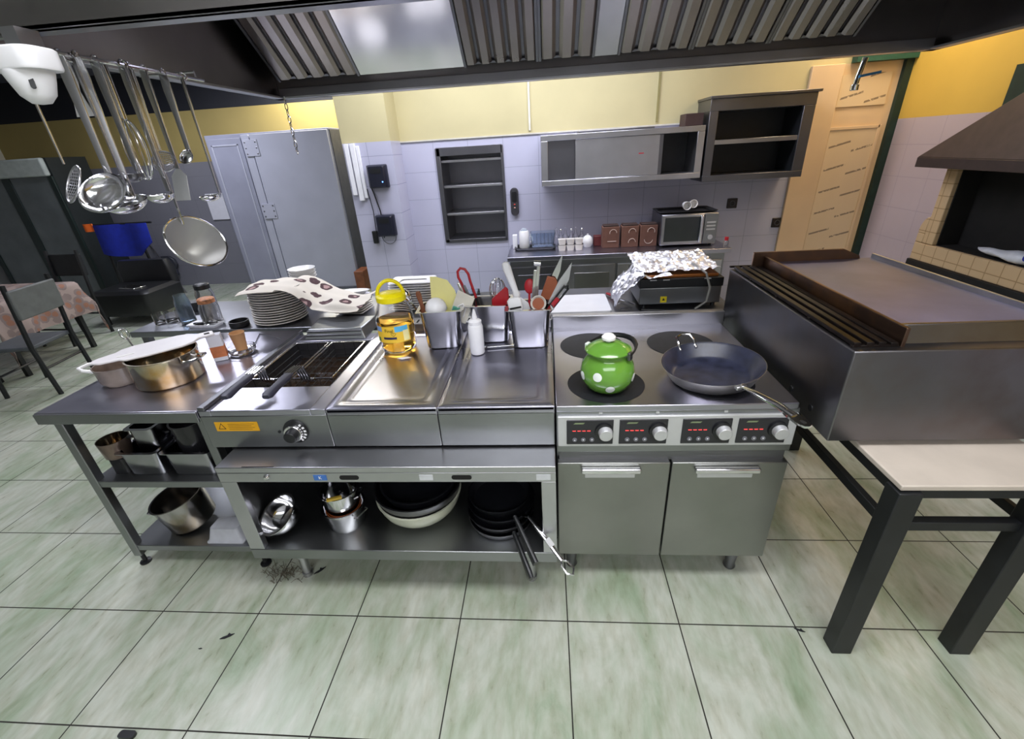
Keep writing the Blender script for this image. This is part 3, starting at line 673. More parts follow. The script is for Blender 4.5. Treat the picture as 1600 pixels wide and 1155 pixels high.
for x0, x1, hx0, hx1 in ((RX0 + .002, .456, .115, .345), (.462, RX1, .545, .785)):
    o = MB().box(x0, x1, RF - .012, RF + .02, .155, .655).build('door', ST_DOOR, ra, bevel=.004)
    MB().box(hx0, hx1, RF - .036, RF - .012, .617, .641).build('door_handle', ST_SHINY, o, bevel=.007, seg=3)
    MB().box(hx0 + .015, hx1 - .02, RF - .016, RF - .011, .585, .606).build('grip_recess', ST_LIGHT, o, bevel=.003)
MB().box(RX0 + .01, RX1 - .01, RF + .01, RF + .04, .655, .70).build('shadow_gap_rail', ST_DARK, ra)
for x, y in ((.085, 1.48), (.80, 1.48), (.085, 2.12), (.80, 2.12)):
    MB().lathe([(.0, 0), (.022, 0), (.026, .01), (.02, .03), (.028, .09), (.036, .15), (0, .15)], 18, T((x, y, 0))).build('foot', ST_DARK, ra)
q = MB()
for x in (.185, .39, .63): q.box(x - .006, x + .006, RF - .004, RF + .001, .874, .882)
q.build('screws', ST_LIGHT, ra)

# ================================================================ FRYER, two worktop units, open base
FX0, FX1, MX, BF = -1.385, -.862, -.425, 1.29
fr = thing('deep_fryer', 'built in stainless steel deep fryer with a round control knob on its front', 'fryer', (-1.12, 1.8, .73), world=True)
m = MB()
bx0, bx1, by0, by1 = -1.335, -.925, 1.60, 2.11
m.box(FX0, bx0, RF, RB, .885, CT); m.box(bx1, FX1 - .002, RF, RB, .885, CT); m.box(bx0, bx1, RF, by0, .885, CT); m.box(bx0, bx1, by1, RB, .885, CT)
m.build('top_deck', ST_TOP, fr, bevel=.003)
m = MB(); m.box(bx0, bx0 + .008, by0, by1, .75, .905); m.box(bx1 - .008, bx1, by0, by1, .75, .905); m.box(bx0, bx1, by0, by0 + .008, .75, .905); m.box(bx0, bx1, by1 - .008, by1, .75, .905); m.box(bx0, bx1, by0, by1, .745, .752)
m.build('oil_basin', ST_DARK, fr)
MB().box(bx0 + .008, bx1 - .008, by0 + .008, by1 - .008, .752, .815).build('frying_oil', OILB, fr)
MB().box(FX0, FX1 - .002, RF, RF + .02, .735, .885).build('front_panel', ST_FRONT, fr, bevel=.003)
MB().box(FX0 + .002, FX1 - .004, RF + .02, RB, .74, .744).build('underside', ST_DARK, fr)
MB().box(FX0, FX0 + .004, RF + .01, RB, .74, .885).build('side_panel', ST_DARK, fr)
MB().box(FX0 + .0, FX0 + .03, RF + .0, RB, .91, .925).build('side_rim', ST_DARK, fr, bevel=.003)
m = MB(); hb = ((-1.30,2.12,.911),(-.96,2.12,.911),(-.96,2.33,.911),(-1.30,2.33,.911)); ht = ((-1.28,2.15,.962),(-.99,2.15,.962),(-.96,2.30,.975),(-1.28,2.30,.975))
m.hexa(hb, ht); m.build('element_housing', ST_FRONT, fr, bevel=.004)
m = MB(); m.box(-1.29, -.985, 2.128, 2.15, .925, .936); m.box(-1.288, -.987, 2.136, 2.155, .946, .955); m.build('housing_ribs', ST_DARK, fr, bevel=.003)
kb = MB().cyl((-1.005, RF, .812), (-1.005, RF - .008, .812), .052, .050, 32).build('knob_dial', BLACK, fr)
q = MB()
for a in range(-60, 70, 22):
    if a < 20 or True: q.box(-.004, .004, -.0005, .0005, .036, .046, T((-1.005, RF - .0085, .812)) @ Matrix.Rotation(R(100 + a), 4, 'Y'))
q.build('dial_marks', WHITE, kb)
MB().cyl((-1.01, RF - .008, .81), (-1.01, RF - .022, .81), .038, .036, 32).build('knob_ring', ST_SHINY, kb, bevel=.002)
MB().cyl((-1.012, RF - .02, .808), (-1.012, RF - .045, .806), .028, .024, 28).build('knob_grip', BLACK, kb, bevel=.003)
MB().cyl((-1.075, RF, .81), (-1.075, RF - .003, .81), .006).build('pilot_lamp', BLACK, fr)
q = MB().box(-1.335, -1.155, RF - .0015, RF, .816, .858).build('warning_sticker', STICKY, fr)
e = MB(); e.prism([(-.016, -.012), (.016, -.012), (0, .016)], 0, .0005, T((-1.308, RF - .0015, .838)) @ RX(90)); e.build('warning_triangle_border', INK, q)
e = MB(); e.prism([(-.011, -.009), (.011, -.009), (0, .011)], 0, .0005, T((-1.308, RF - .002, .838)) @ RX(90)); e.build('warning_triangle', STICKY, q)
e = MB()
for k in range(4): e.box(-1.28, -1.17 - .012*(k % 2), RF - .002, RF - .0015, .848 - .008*k, .850 - .008*k)
e.build('warning_lines', plain('faded_ink', '8a6410', .6), q)

def basket(x, lab, hx):
    """open wire frying basket; origin at basin centre"""
    b_ = thing('fryer_basket', lab, 'frying basket', (x, 1.86, .818), 0)
    hw, y0, y1 = .088, -.20, .20
    MB().tube([(-hw, y0, .10), (hw, y0, .10), (hw, y1, .10), (-hw, y1, .10)], .004, 6, closed=True).build('rim_wire', ST_SHINY, b_)
    q = MB()
    for z in (.0, .03, .06): q.tube([(-hw+.006, y0+.006, z+.004), (hw-.006, y0+.006, z+.004), (hw-.006, y1-.006, z+.004), (-hw+.006, y1-.006, z+.004)], .0014, 4, closed=True)
    n = 5
    for k in range(n + 1):
        yy = y0 + .006 + (y1 - y0 - .012) * k / n; q.tube([(-hw+.003, yy, .10), (-hw+.006, yy, .004), (hw-.006, yy, .004), (hw-.003, yy, .10)], .0013, 4)
    for k in range(4):
        xx = -hw + .006 + (2*hw - .012) * k / 3; q.tube([(xx, y0+.003, .10), (xx, y0+.006, .004), (xx, y1-.006, .004), (xx, y1-.003, .10)], .0013, 4)
    q.build('wire_mesh', BLACKM, b_)
    q = MB()
    for k in range(4):
        o_ = -.018 + .012*k
        q.tube([(o_ + hx*.3, y0 + .01, .08), (o_ + hx*.3, y0 - .02, .105), (o_ + hx*.5, y0 - .03, .175), (o_ + hx*.7, y0 - .09, .17)], .0044, 6)
    q.build('handle_bracket', ST_SHINY, b_)
    q = MB(); Mh = T((hx*.7, y0 - .09, .165)) @ Matrix.Rotation(R(-6), 4, 'X')
    q.rrect([(.017, .008, .008, 0), (.02, .010, .009, .02), (.018, .011, .010, .10), (.022, .012, .011, .16), (.014, .008, .007, .175)], 4, Mh @ RX(98), top=True); q.build('grip', HANDLE, b_)
    return b_
basket(-1.225, 'left wire frying basket with dark grip in the fryer', -.02); basket(-1.03, 'right wire frying basket with dark grip in the fryer, nearer the smooth worktops', -.06)

def wunit(x0, x1, lab):
    t = thing('worktop_unit', lab, 'worktop unit', ((x0+x1)/2, 1.8, .73), world=True)
    MB().box(x0, x1 - .002, RF, RB, .895, .904).build('recessed_plate', ST_TOP, t)
    m = MB(); g = .045
    m.rrect([((x1-x0)/2 - .001, (RB-RF)/2, .004, .88), ((x1-x0)/2 - .001, (RB-RF)/2, .004, .908), ((x1-x0)/2 - .003, (RB-RF)/2 - .002, .004, CT), ((x1-x0)/2 - g, (RB-RF)/2 - g, .02, CT), ((x1-x0)/2 - g - .008, (RB-RF)/2 - g - .008, .02, .9045), ((x1-x0)/2 - g - .018, (RB-RF)/2 - g - .018, .02, .9085), ((x1-x0)/2 - g - .03, (RB-RF)/2 - g - .03, .02, .9055)], 5, T(((x0+x1)/2, (RF+RB)/2, 0)), bottom=False, top=True)
    m.build('pressed_top', ST_TOP, t, angle=60)
    MB().box(x0, x1 - .002, RF, RF + .02, .735, .885).build('front_panel', ST_FRONT, t, bevel=.003)
    MB().box(x0, x1 - .002, RF + .02, RB, .74, .744).build('underside', ST_DARK, t)
    return t
wunit(FX1, MX, 'smooth steel worktop unit carrying the oil bottle, between fryer and right worktop')
wunit(MX, .018, 'smooth steel worktop unit directly left of the induction range')
vs = thing('vented_upstand', 'low steel strip with dark vent slots behind the smooth worktops', 'upstand', (-.42, 2.25, .74), world=True)
MB().box(FX1, .018, 2.202, 2.30, .74, .955).build('body', ST, vs, bevel=.005)
q = MB()
for k in range(28):
    x = FX1 + .03 + k * .031
    q.box(x, x + .010, 2.215, 2.262, .9545, .9562)
q.build('vent_slots', SOOT, vs)

ob = thing('open_base_cabinet', 'long open fronted stainless steel base cabinet holding bowls and pans under the fryer', 'base cabinet', (-.68, 1.75, 0), world=True)
BX0, BX1 = -1.30, .016
m = MB(); m.box(BX0, BX1, BF - .001, 2.18, .7005, .727); m.build('top_ledge', ST, ob, bevel=.003)
MB().box(BX0, BX1, BF, BF + .02, .655, .70).build('front_rail', ST, ob, bevel=.002)
m = MB(); m.box(BX0, BX0 + .065, BF + .001, BF + .03, .286, .655); m.box(BX0 + .001, BX0 + .01, BF + .03, 2.16, .286, .69); m.build('left_side', ST, ob, bevel=.002)
m = MB(); m.box(BX1 - .055, BX1, BF + .001, BF + .03, .286, .655); m.box(BX1 - .01, BX1 - .001, BF + .03, 2.16, .286, .69); m.build('right_side', ST, ob, bevel=.002)
MB().box(BX0, BX1, BF, 2.18, .23, .285).build('bottom_shelf', ST_FRONT, ob, bevel=.003)
MB().box(BX0, BX1, 2.16, 2.18, .28, .70).build('back_panel', ST_DARK, ob)
for x, y in ((-1.17, 1.40), (-.10, 1.40), (-1.17, 2.1), (-.13, 2.1)):
    MB().lathe([(0, 0), (.024, 0), (.024, .02), (.019, .022), (.019, .12), (.026, .125), (.026, .23), (0, .23)], 18, T((x, y, 0))).build('foot', ST, ob)
q = MB()
for x in (-.77, -.335):
    q.rrect([(.038, .010, .009, 0), (.038, .010, .009, .0015)], 4, T((x, BF, .678)) @ RX(90), top=True)
q.build('finger_slots', SOOT, ob)
for x, c, n_ in ((-.885, '3f6fb8', 'blue_sticker'), (-.47, 'c9ccd0', 'pale_sticker'), (-.03, 'c9ccd0', 'pale_sticker')):
    o = MB().box(x - .026, x + .026, BF - .0012, BF, .665, .69).build(n_, plain(n_ + '_paint', c, .45), ob)
    if x < -.8: text('K', .02, WHITE, ob, T((x, BF - .0015, .677)) @ RX(90))
q = MB(); q.lathe([(0, 0), (.010, 0), (.012, .004), (.006, .012), (0, .013)], 14, T((-1.10, BF, .682)) @ RX(90)); q.build('lock_cap', ST_SHINY, ob)
q = MB(); q.box(-1.19, -1.06, BF + .002, BF + .006, .7272, .7285); q.build('ledge_scratch', BLACK, ob)

# ================================================================ LEFT STEEL TABLE with two undershelves
lt = thing('steel_worktable', 'dark steel work table with two undershelves at the left end of the cook line', 'work table', (-1.75, 1.8, 0), world=True)
LX0, LX1 = -2.10, -1.392
m = MB(); m.box(LX0, LX1, 1.41, 2.28, .872, CT); m.build('tabletop', ST_TOP, lt, bevel=.004)
m = MB(); m.box(LX0, LX1, 1.404, 1.412, .86, .906); m.build('front_lip', ST_FRONT, lt, bevel=.002)
for x, y in ((-2.075, 1.435), (-1.435, 1.435), (-2.075, 2.20), (-1.435, 2.20)):
    o = MB().box(x, x + .04, y, y + .04, .06, .872).build('leg', ST_FRONT, lt, bevel=.004)
    MB().lathe([(0, 0), (.025, 0), (.025, .008), (.010, .012), (.010, .06), (0, .06)], 14, T((x + .02, y + .02, 0))).build('adjustable_foot', BLACK, o)
for z in (.53, .13): MB().box(LX0 + .03, LX1 - .01, 1.44, 2.23, z - .035, z).build('undershelf', ST_FRONT, lt, bevel=.003)

# ================================================================ SECOND TABLE behind
st = thing('rear_worktable', 'steel work table behind the cook line carrying plates and the cutting board', 'work table', (-.75, 2.6, 0), world=True)
MB().box(-2.50, 1.02, 2.325, 2.90, .875, CT).build('tabletop', steel('rear_top_steel', (.36, .37, .41), .3, (40, 1, 40), .05), st, bevel=.004)
m = MB(); m.box(-2.3, .9, 2.36, 2.86, .30, .33); m.build('undershelf', ST_FRONT, st)
for x in (-2.46, -1.3, -.2, .96):
    for y in (2.35, 2.84): MB().box(x, x + .04, y, y + .04, 0, .876).build('leg', ST_DARK, st)

# ================================================================ ITEMS ON THE COOK LINE
# kettle / enamel pot
k_ = thing('enamel_kettle', 'round green enamel pot with white dots, lid and folded black handle on a cooking zone', 'pot', (.222, 1.545, CT + .002))
MB().lathe([(0, 0), (.055, 0), (.078, .012), (.098, .045), (.103, .075), (.096, .108), (.078, .134), (.070, .145), (.072, .152), (.086, .160), (.086, .164), (.07, .158), (.066, .145), (0, .14)], 48).build('body', GREEN, k_, angle=60)
ld = MB().lathe([(.084, .163), (.075, .172), (.055, .184), (.03, .192), (0, .194)], 40).build('lid', GREEN, k_)
MB().lathe([(.010, .19), (.012, .198), (.026, .203), (.026, .212), (.018, .220), (0, .221)], 24).build('lid_knob', WHITEC, ld)
dots = plain('white_enamel', 'e6ece8', .2)
def dot(a, z, r=.017):
    q = MB(); prof = [(0.055,0),(.078,.012),(.098,.045),(.103,.075),(.096,.108),(.078,.134)]
    def rad(zz):
        for (r0,z0),(r1,z1) in zip(prof, prof[1:]):
            if z0 <= zz <= z1: 
                return r0 + (r1-r0)*(zz-z0)/(z1-z0)
        return .07
    c = q.bm.verts.new(Vector(((rad(z)+.0025)*cos(a), (rad(z)+.0025)*sin(a), z))); prev = [c]*20; 
    rings = []
    for f in (.5, 1):
        ring = []
        for k in range(20):
            t = 2*pi*k/20; zz = z + r*f*sin(t); aa = a + r*f*cos(t)/rad(z); rr = rad(zz) + (.0025 if f < 1 else .0015); ring.append(q.bm.verts.new((rr*cos(aa), rr*sin(aa), zz)))
        rings.append(ring)
    for k in range(20):
        q.bm.faces.new((c, rings[0][k], rings[0][(k+1)%20])); q.bm.faces.new((rings[0][k], rings[1][k], rings[1][(k+1)%20], rings[0][(k+1)%20]))
    q.build('white_dot', dots, k_)
for a, z in ((-118, .088), (-90, .038), (-160, .07), (-28, .065), (20, .09), (70, .05), (120, .09)): dot(R(a), z)
for a in (-35, 145):
    p = Vector((.088*cos(R(a)), .088*sin(R(a)), .150)); MB().box(-.006, .006, -.012, .012, -.012, .018, T(p) @ RZ(a)).build('handle_lug', ST_DARK if a < 0 else dots, k_, bevel=.002)
e0 = Vector((.094*cos(R(-35)), .094*sin(R(-35)), .160)); e1 = Vector((.094*cos(R(145)), .094*sin(R(145)), .160)); side = Vector((sin(R(35)), cos(R(35)), 0))
hp = []
for i in range(15):
    a = pi * i / 14; c = (e0 + e1) / 2; hp.append(c + (e0 - e1)/2 * cos(a) + side * .125 * sin(a) + Vector((0, 0, .012 * sin(a))))
MB().tube(hp, [.004, .004, .005, .009, .010, .010, .010, .010, .010, .010, .010, .009, .005, .004, .004], 8).build('bail_handle', BLACK, k_)

# frying pan
fp = thing('frying_pan', 'large non-stick frying pan with long steel handle, tilted on the right front zone', 'frying pan', (.632, 1.60, CT + .0115), rot=(R(4), R(0), R(-75)))
MB().lathe([(0, 0), (.140, 0), (.158, .008), (.180, .052), (.186, .058), (.188, .062), (.186, .062), (.176, .056)], 56).build('steel_outside', steel('satin_pan_steel', (.8, .78, .76), .3, (1, 1, 1), .01), fp)
MB().lathe([(0, .004), (.134, .004), (.152, .012), (.176, .056), (.186, .0625), (.187, .0615)], 56).build('nonstick_lining', NONST, fp)
q = MB(); P0 = Vector((.172, 0, .045))
q.tube([P0, (.20, 0, .052), (.26, 0, .062), (.36, 0, .072), (.42, 0, .070)], [.010, .010, .013, .015, .012], 12, flat=.6)
q.prism([(.37, -.008), (.40, -.017), (.45, -.020), (.475, -.012), (.48, 0), (.475, .012), (.45, .020), (.40, .017), (.37, .008)], .066, .073)
q.build('long_handle', ST_SHINY, fp)
MB().rrect([(.010, .006, .005, 0), (.010, .006, .005, .0015)], 4, T((.455, 0, .0722)), top=True).build('hanging_hole', SOOT, fp)
q = MB(); q.box(.165, .185, -.022, .022, .036, .050)
q.build('handle_bracket', ST, fp, bevel=.004)
MB().tube([(-.172, -.035, .048), (-.185, -.035, .072), (-.212, -.030, .088), (-.225, 0, .092), (-.212, .030, .088), (-.185, .035, .072), (-.172, .035, .048)], .0055, 8).build('helper_handle', ST_SHINY, fp)
for x, y, z in ((-.168, -.035, .048), (-.168, .035, .048), (.166, -.014, .043), (.166, .014, .043)): MB().ball((x, y, z), .007, 10).build('rivet', ST_SHINY, fp)

# oil bottle
jr = thing('oil_bottle', 'big clear plastic bottle of golden oil with yellow handled cap', 'bottle', (-.735, 1.985, CT), rz=R(18))
MB().lathe([(0, .004), (.06, .002), (.080, .006), (.086, .03), (.083, .05), (.088, .07), (.091, .14), (.090, .165), (.084, .20), (.068, .235), (.062, .250), (.062, .262), (.060, .262), (.060, .250), (.066, .233), (.082, .198), (.088, .163), (.0885, .14), (.0855, .07), (.0805, .05), (.0835, .03), (.078, .009), (0, .006)], 48).build('bottle_body', PET, jr, angle=80)
MB().lathe([(0, .008), (.076, .011), (.0825, .03), (.0795, .05), (.0845, .07), (.0875, .14), (.087, .158), (0, .158)], 48).build('oil', OIL, jr, angle=60)
cp = MB().lathe([(.063, .246), (.069, .249), (.070, .272), (.062, .281), (.03, .287), (0, .289)], 40).build('cap', YELLOW, jr)
MB().tube(arc((0, 0, .268), .061, 0, 180, 16, ry=.074), .0085, 10, flat=1).build('cap_handle', YELLOW, cp)
def cyl_patch(name, mat, r, a0, a1, z0, z1, par, n=14):
    q = MB(); q.grid(n, 1, lambda u, v: Vector((r*cos(R(a0+(a1-a0)*u)), r*sin(R(a0+(a1-a0)*u)), z0+(z1-z0)*v))); return q.build(name, mat, par)
lb = cyl_patch('label', plain('label_yellow', 'f0c63a', .45, vary=.05), .0925, -160, -50, .065, .145, jr)
cyl_patch('label_sky', plain('label_blue', '58b4e0', .45), .0930, -95, -56, .118, .145, lb); cyl_patch('label_sky', plain('label_blue2', '7f9cc9', .45), .0930, -158, -135, .120, .145, lb)
cyl_patch('label_band', plain('label_navy', '2a2550', .45), .0932, -132, -92, .083, .094, lb)
cyl_patch('label_flowers', plain('label_white', 'f6e9a8', .45), .0932, -72, -54, .07, .122, lb); cyl_patch('label_leaf', plain('label_green', '5c8a4a', .45), .0932, -158, -146, .07, .09, lb)
tt = text('Final', .023, INK, None, T((0, 0, 0))); me = tt.data
for v in me.vertices:
    a = R(-112) + v.co.x / .0935; z = v.co.y; v.co = Vector((.0937*cos(a), .0937*sin(a), .125 + z))
tt.parent = lb
ht_ = MB(); hp = [Vector((.0935*cos(R(-100) + .011*16*sin(t)**3/16/.0935), .0935*sin(R(-100) + .011*16*sin(t)**3/16/.0935), .108 + .0006*(13*cos(t) - 5*cos(2*t) - 2*cos(3*t) - cos(4*t)))) for t in [2*pi*k/24 for k in range(24)]]
ht_.tube(hp, .0008, 4, closed=True); ht_.build('heart_outline', INK, lb)

# squeeze bottle
sb = thing('squeeze_bottle', 'white plastic squeeze bottle with pointed nozzle', 'bottle', (-.335, 1.905, CT))
MB().lathe([(0, 0), (.031, 0), (.034, .005), (.035, .13), (.032, .142), (0, .146)], 32).build('body', WHITE, sb)
MB().lathe([(.030, .140), (.031, .160), (.024, .166), (.013, .170), (.011, .185), (.004, .215), (.003, .215), (0, .215)], 24).build('nozzle_cap', WHITE, sb)

# GN pans with tools
def gn(x, y, rz, lab, h=.192):
    g = thing('utensil_container', lab, 'container', (x, y, CT), rz=R(rz), group=None)
    MB().rrect([(.080, .062, .03, 0), (.084, .066, .03, .006), (.097, .074, .028, h - .01), (.099, .076, .026, h), (.097, .074, .026, h), (.095, .072, .028, h - .012), (.082, .064, .03, .008), (.078, .06, .028, .004)], 6, top=True).build('pan_body', ST_PAN, g, angle=50)
    MB().rrect([(.097, .074, .02, h - .0005), (.113, .088, .012, h - .0005), (.113, .088, .012, h + .002), (.097, .074, .02, h + .002)], 4, bottom=False).build('flat_rim', ST_SHINY, g)
    return g
G1 = (-.512, 2.03); G2 = (-.282, 2.09); G3 = (-.085, 2.01)
gn(*G1, 4, 'steel tool container holding yellow scraper and white ladle, left of three'); gn(*G2, 0, 'steel tool container with red tongs, behind the squeeze bottle'); gn(*G3, 0, 'steel tool container with white spatula handle and knives, next to the range')
H = CT + .175
def tool(name, lab, cat, gx, gy, dx, dy, lean_x, lean_y, z0=.02):
    """origin inside the container, local z runs up the tool"""
    o = thing(name, lab, cat, (gx + dx * 1.1, gy + dy, CT + z0 + .004), rot=(R(lean_y), R(lean_x), 0)); o.scale = (1.1, 1.1, 1.1); return o
# container 1
t = tool('bowl_scraper', 'pale yellow plastic dough scraper standing in the left container', 'scraper', *G1, -.005, .035, 2, 0, .05)
MB().prism([(-.05, .0), (.05, .0), (.075, .12), (.06, .19), (.03, .235), (-.02, .25), (-.045, .25), (-.05, .12)], -.0015, .0015, RX(90) @ Matrix.Identity(4)).build('blade', PALEY, t, bevel=.001)
t = tool('scraper_card', 'cream square bench scraper leaning right in the left container', 'scraper', *G1, .03, .005, 22, 0, .04)
MB().prism([(-.035, .07), (.045, .07), (.05, .20), (-.03, .21)], -.002, .002, RX(90)).build('blade', plain('cream_plastic', 'dcd8cc', .5), t, bevel=.002)
MB().tube([(-.005, -.004, .10), (-.008, -.004, .14), (.008, -.004, .158), (.026, -.004, .14), (.026, -.004, .10)], .003, 6).build('raised_grip', WHITE, t)
MB().box(-.03, .01, -.008, .008, .02, .135).build('teal_handle', plain('teal_plastic', '4f9b86', .5), t, bevel=.004)
t = tool('ladle', 'white plastic ladle with its round bowl up in the left container', 'ladle', *G1, -.02, -.03, 0, -4, .01)
MB().lathe([(.0, .150), (.046, .152), (.048, .158), (.044, .178), (.034, .194), (.018, .204), (0, .207)], 28).build('bowl', WHITE, t)
MB().cyl((0, 0, .0), (0, 0, .17), .006).build('handle', WHITE, t)
t = tool('wooden_handle_turner', 'brown wooden handle standing at the left of the left container', 'turner', *G1, -.058, -.02, -9, 0, .05)
MB().rrect([(.009, .006, .005, .06), (.011, .008, .006, .12), (.008, .006, .005, .15), (.012, .008, .006, .19), (.008, .006, .005, .205)], 4, top=True).build('handle', BROWNW, t)
MB().box(-.004, .004, -.002, .002, 0, .07).build('shank', ST, t)
t = tool('table_spoon', 'steel spoon tip leaning out over the left rim of the left container', 'spoon', *G1, -.06, .02, -28, 0, .05)
MB().ball((0, 0, .20), .02, 14, 1.6).build('bowl', ST_SHINY, t); MB().box(-.004, .004, -.0015, .0015, 0, .18).build('handle', ST_SHINY, t)
# container 2
t = tool('tongs', 'serving tongs with red loop grip in the middle container', 'tongs', *G2, -.035, .01, -16, 0, .03)
MB().tube([(-.018, 0, .16), (-.020, 0, .24), (-.024, 0, .27), (-.017, 0, .295), (0, 0, .305), (.017, 0, .295), (.024, 0, .27), (.020, 0, .24), (.018, 0, .16)], .006, 8, flat=1).build('red_grip', RED, t)
for s in (-1, 1): MB().box(s*.018 - .006, s*.018 + .006, -.003, .003, 0, .21).build('arm', BLACK, t, bevel=.002)
t = tool('tongs', 'plain steel tongs leaning left beside the red grip tongs', 'tongs', *G2, -.045, -.03, -17, 0, .03)
MB().box(-.016, -.004, -.004, .004, 0, .255).build('arm', ST_SHINY, t, bevel=.003); MB().box(.004, .016, -.004, .004, 0, .235).build('arm', ST_DARK, t, bevel=.003)
t = tool('whisk', 'round wire whisk head up in the middle container', 'whisk', *G2, .025, .025, 3, 0, .03)
q = MB()
for k in range(7):
    a = pi*k/7; q.tube([(.034*cos(a)*sin(b), .034*sin(a)*sin(b), .20 - .05*cos(b)) for b in [pi*j/12 for j in range(13)]] if False else [(.036*cos(a)*sin(b), .036*sin(a)*sin(b), .185 - .055*cos(b)) for b in [2*pi*j/20 for j in range(20)]], .0014, 5, closed=True)
q.build('wires', ST_SHINY, t); MB().cyl((0, 0, 0), (0, 0, .135), .007).build('handle', ST, t)
t = tool('spatula', 'red silicone spatula blade up in the middle container', 'spatula', *G2, .03, -.02, 6, 0, .02)
MB().prism([(-.034, .12), (.032, .12), (.04, .17), (.034, .215), (.022, .225), (-.012, .19), (-.036, .165)], -.006, .006, RX(90)).build('blade', RED, t, bevel=.004); MB().box(-.005, .005, -.004, .004, 0, .13).build('handle', BLACK, t)
# container 3
t = tool('turner', 'turner with thick white handle leaning left in the right container', 'turner', *G3, .005, .0, -17, 0, .03)
MB().rrect([(.010, .008, .007, .185), (.017, .012, .010, .20), (.012, .010, .008, .215), (.015, .012, .010, .27), (.018, .013, .012, .32), (.014, .010, .009, .34), (.006, .004, .003, .346)], 5, top=True).build('handle', WHITE, t)
MB().prism([(-.008, .19), (.008, .19), (.035, .15), (.035, .08), (-.035, .08), (-.035, .15)], -.003, .003, RX(90)).build('blade', WHITE, t, bevel=.002)
t = tool('peeler_scraper', 'white plastic scraper head low in the right container', 'scraper', *G3, -.03, -.035, -10, 0, .02)
MB().rrect([(.026, .010, .008, .13), (.030, .012, .010, .16), (.030, .012, .010, .19), (.02, .008, .006, .20)], 4, top=True).build('head', WHITE, t); MB().box(-.024, .024, -.0145, -.011, .155, .162).build('slot', BLACK, t); MB().box(-.006, .006, -.004, .004, 0, .14).build('handle', WHITE, t)
t = tool('spoon', 'red silicone spoon behind the white handled turner', 'spoon', *G3, -.01, .04, 3, 0, .03)
MB().ball((0, 0, 0), .025, 16, .4).build('bowl', RED, t); t.children[0].location = (0, 0, .215); t.children[0].rotation_euler = (R(80), 0, 0); t.children[0].scale = (.9, 1.3, 1); MB().cyl((0, 0, 0), (0, 0, .19), .005).build('handle', RED, t)
t = tool('tongs', 'upright straight steel tongs in the right container', 'tongs', *G3, .005, .03, 6, 0, .03)
for s in (-1, 1): MB().box(s*.006 - .008, s*.006 + .008, -.004, .004, 0, .30 + .012*s).build('arm', ST_SHINY, t, bevel=.003)
MB().cyl((-.014, 0, .315), (.014, 0, .315), .011).build('hinge', ST_SHINY, t)
t = tool('spatula', 'terracotta silicone spatula at the back of the right container', 'spatula', *G3, .03, .03, 14, 0, .02)
MB().prism([(-.028, .17), (.03, .17), (.03, .255), (.016, .27), (-.018, .272)], -.006, .006, RX(90)).build('blade', TERRA, t, bevel=.004); MB().box(-.005, .005, -.004, .004, 0, .18).build('handle', BLACK, t)
t = tool('spoon', 'pale rimmed terracotta spoon facing front in the right container', 'spoon', *G3, .02, -.045, 6, 0, .02)
MB().lathe([(0, .002), (.018, .0), (.027, .006), (.031, .010), (.033, .008), (.026, -.004), (0, -.008)], 24).build('bowl_rim', CREAM, t).matrix_basis = T((0, -.004, .175)) @ RX(80)
MB().lathe([(0, .004), (.018, .004), (.024, .009), (0, .0105)], 20).build('bowl', TERRA, t).matrix_basis = T((0, -.006, .175)) @ RX(80)
MB().cyl((0, 0, 0), (0, 0, .16), .006).build('handle', TERRA, t)
for lx, dx, dy, L_, mt, lab, wd in ((21, .01, .045, .38, ST_SHINY, 'long thin steel knife blade, tallest in the right container', .013), (27, .02, .02, .36, ST_LIGHT, 'pointed pale knife blade leaning right in the right container', .018), (22, -.01, .05, .33, BLACK, 'narrow black blade behind the two knife blades', .007)):
    t = tool('kitchen_knife', lab, 'knife', *G3, dx, dy, lx, 0, .02)
    MB().prism([(-wd, .16), (wd, .16), (wd, L_ - .07), (-wd*.2, L_), (-wd, L_ - .09)], -.0012, .0012, RX(90)).build('blade', mt, t); MB().box(-.009, .009, -.006, .006, .0, .165).build('handle', BLACK, t, bevel=.003)
t = tool('scissor_tongs', 'black and red tongs leaning far right over the rim of the right container', 'tongs', *G3, .035, -.0, 38, 0, .095)
for s in (-1, 1): MB().box(s*.010 - .004, s*.010 + .004, -.004, .004, .02, .20).build('arm', BLACK, t, bevel=.002)
MB().tube([(-.010, 0, .19), (0, 0, .208), (.010, 0, .19)], .005, 6).build('bend', BLACK, t); MB().box(-.010, .010, -.006, .006, .06, .14).build('red_tip', RED, t, bevel=.003)
# steel spoon lying between bottle and container
t = thing('serving_spoon', 'steel spoon lying on the worktop beside the squeeze bottle', 'spoon', (-.23, 1.965, CT + .004), rz=R(8))
MB().rrect([(.07, .008, .006, 0), (.07, .008, .006, .004)], 4, top=True).build('handle', ST_SHINY, t, bevel=.001); MB().ball((-.085, 0, .003), .02, 14, .35).build('bowl', ST_SHINY, t)
tag(MB().prism([(-.03, 0), (.0, -.012), (.04, .006), (.02, .016), (-.01, .01)], 0, .001, T((-.685, 1.86, CT + .0002))).build('paper_scrap', WHITE), 'torn white paper scrap in front of the oil bottle', 'paper scrap')
# cutting board
tag(MB().rrect([(.215, .16, .02, 0), (.215, .16, .02, .018)], 4, T((.14, 2.545, CT)), top=True).build('cutting_board', WHITE, bevel=.003), 'white plastic cutting board on the rear table behind the range', 'cutting board')

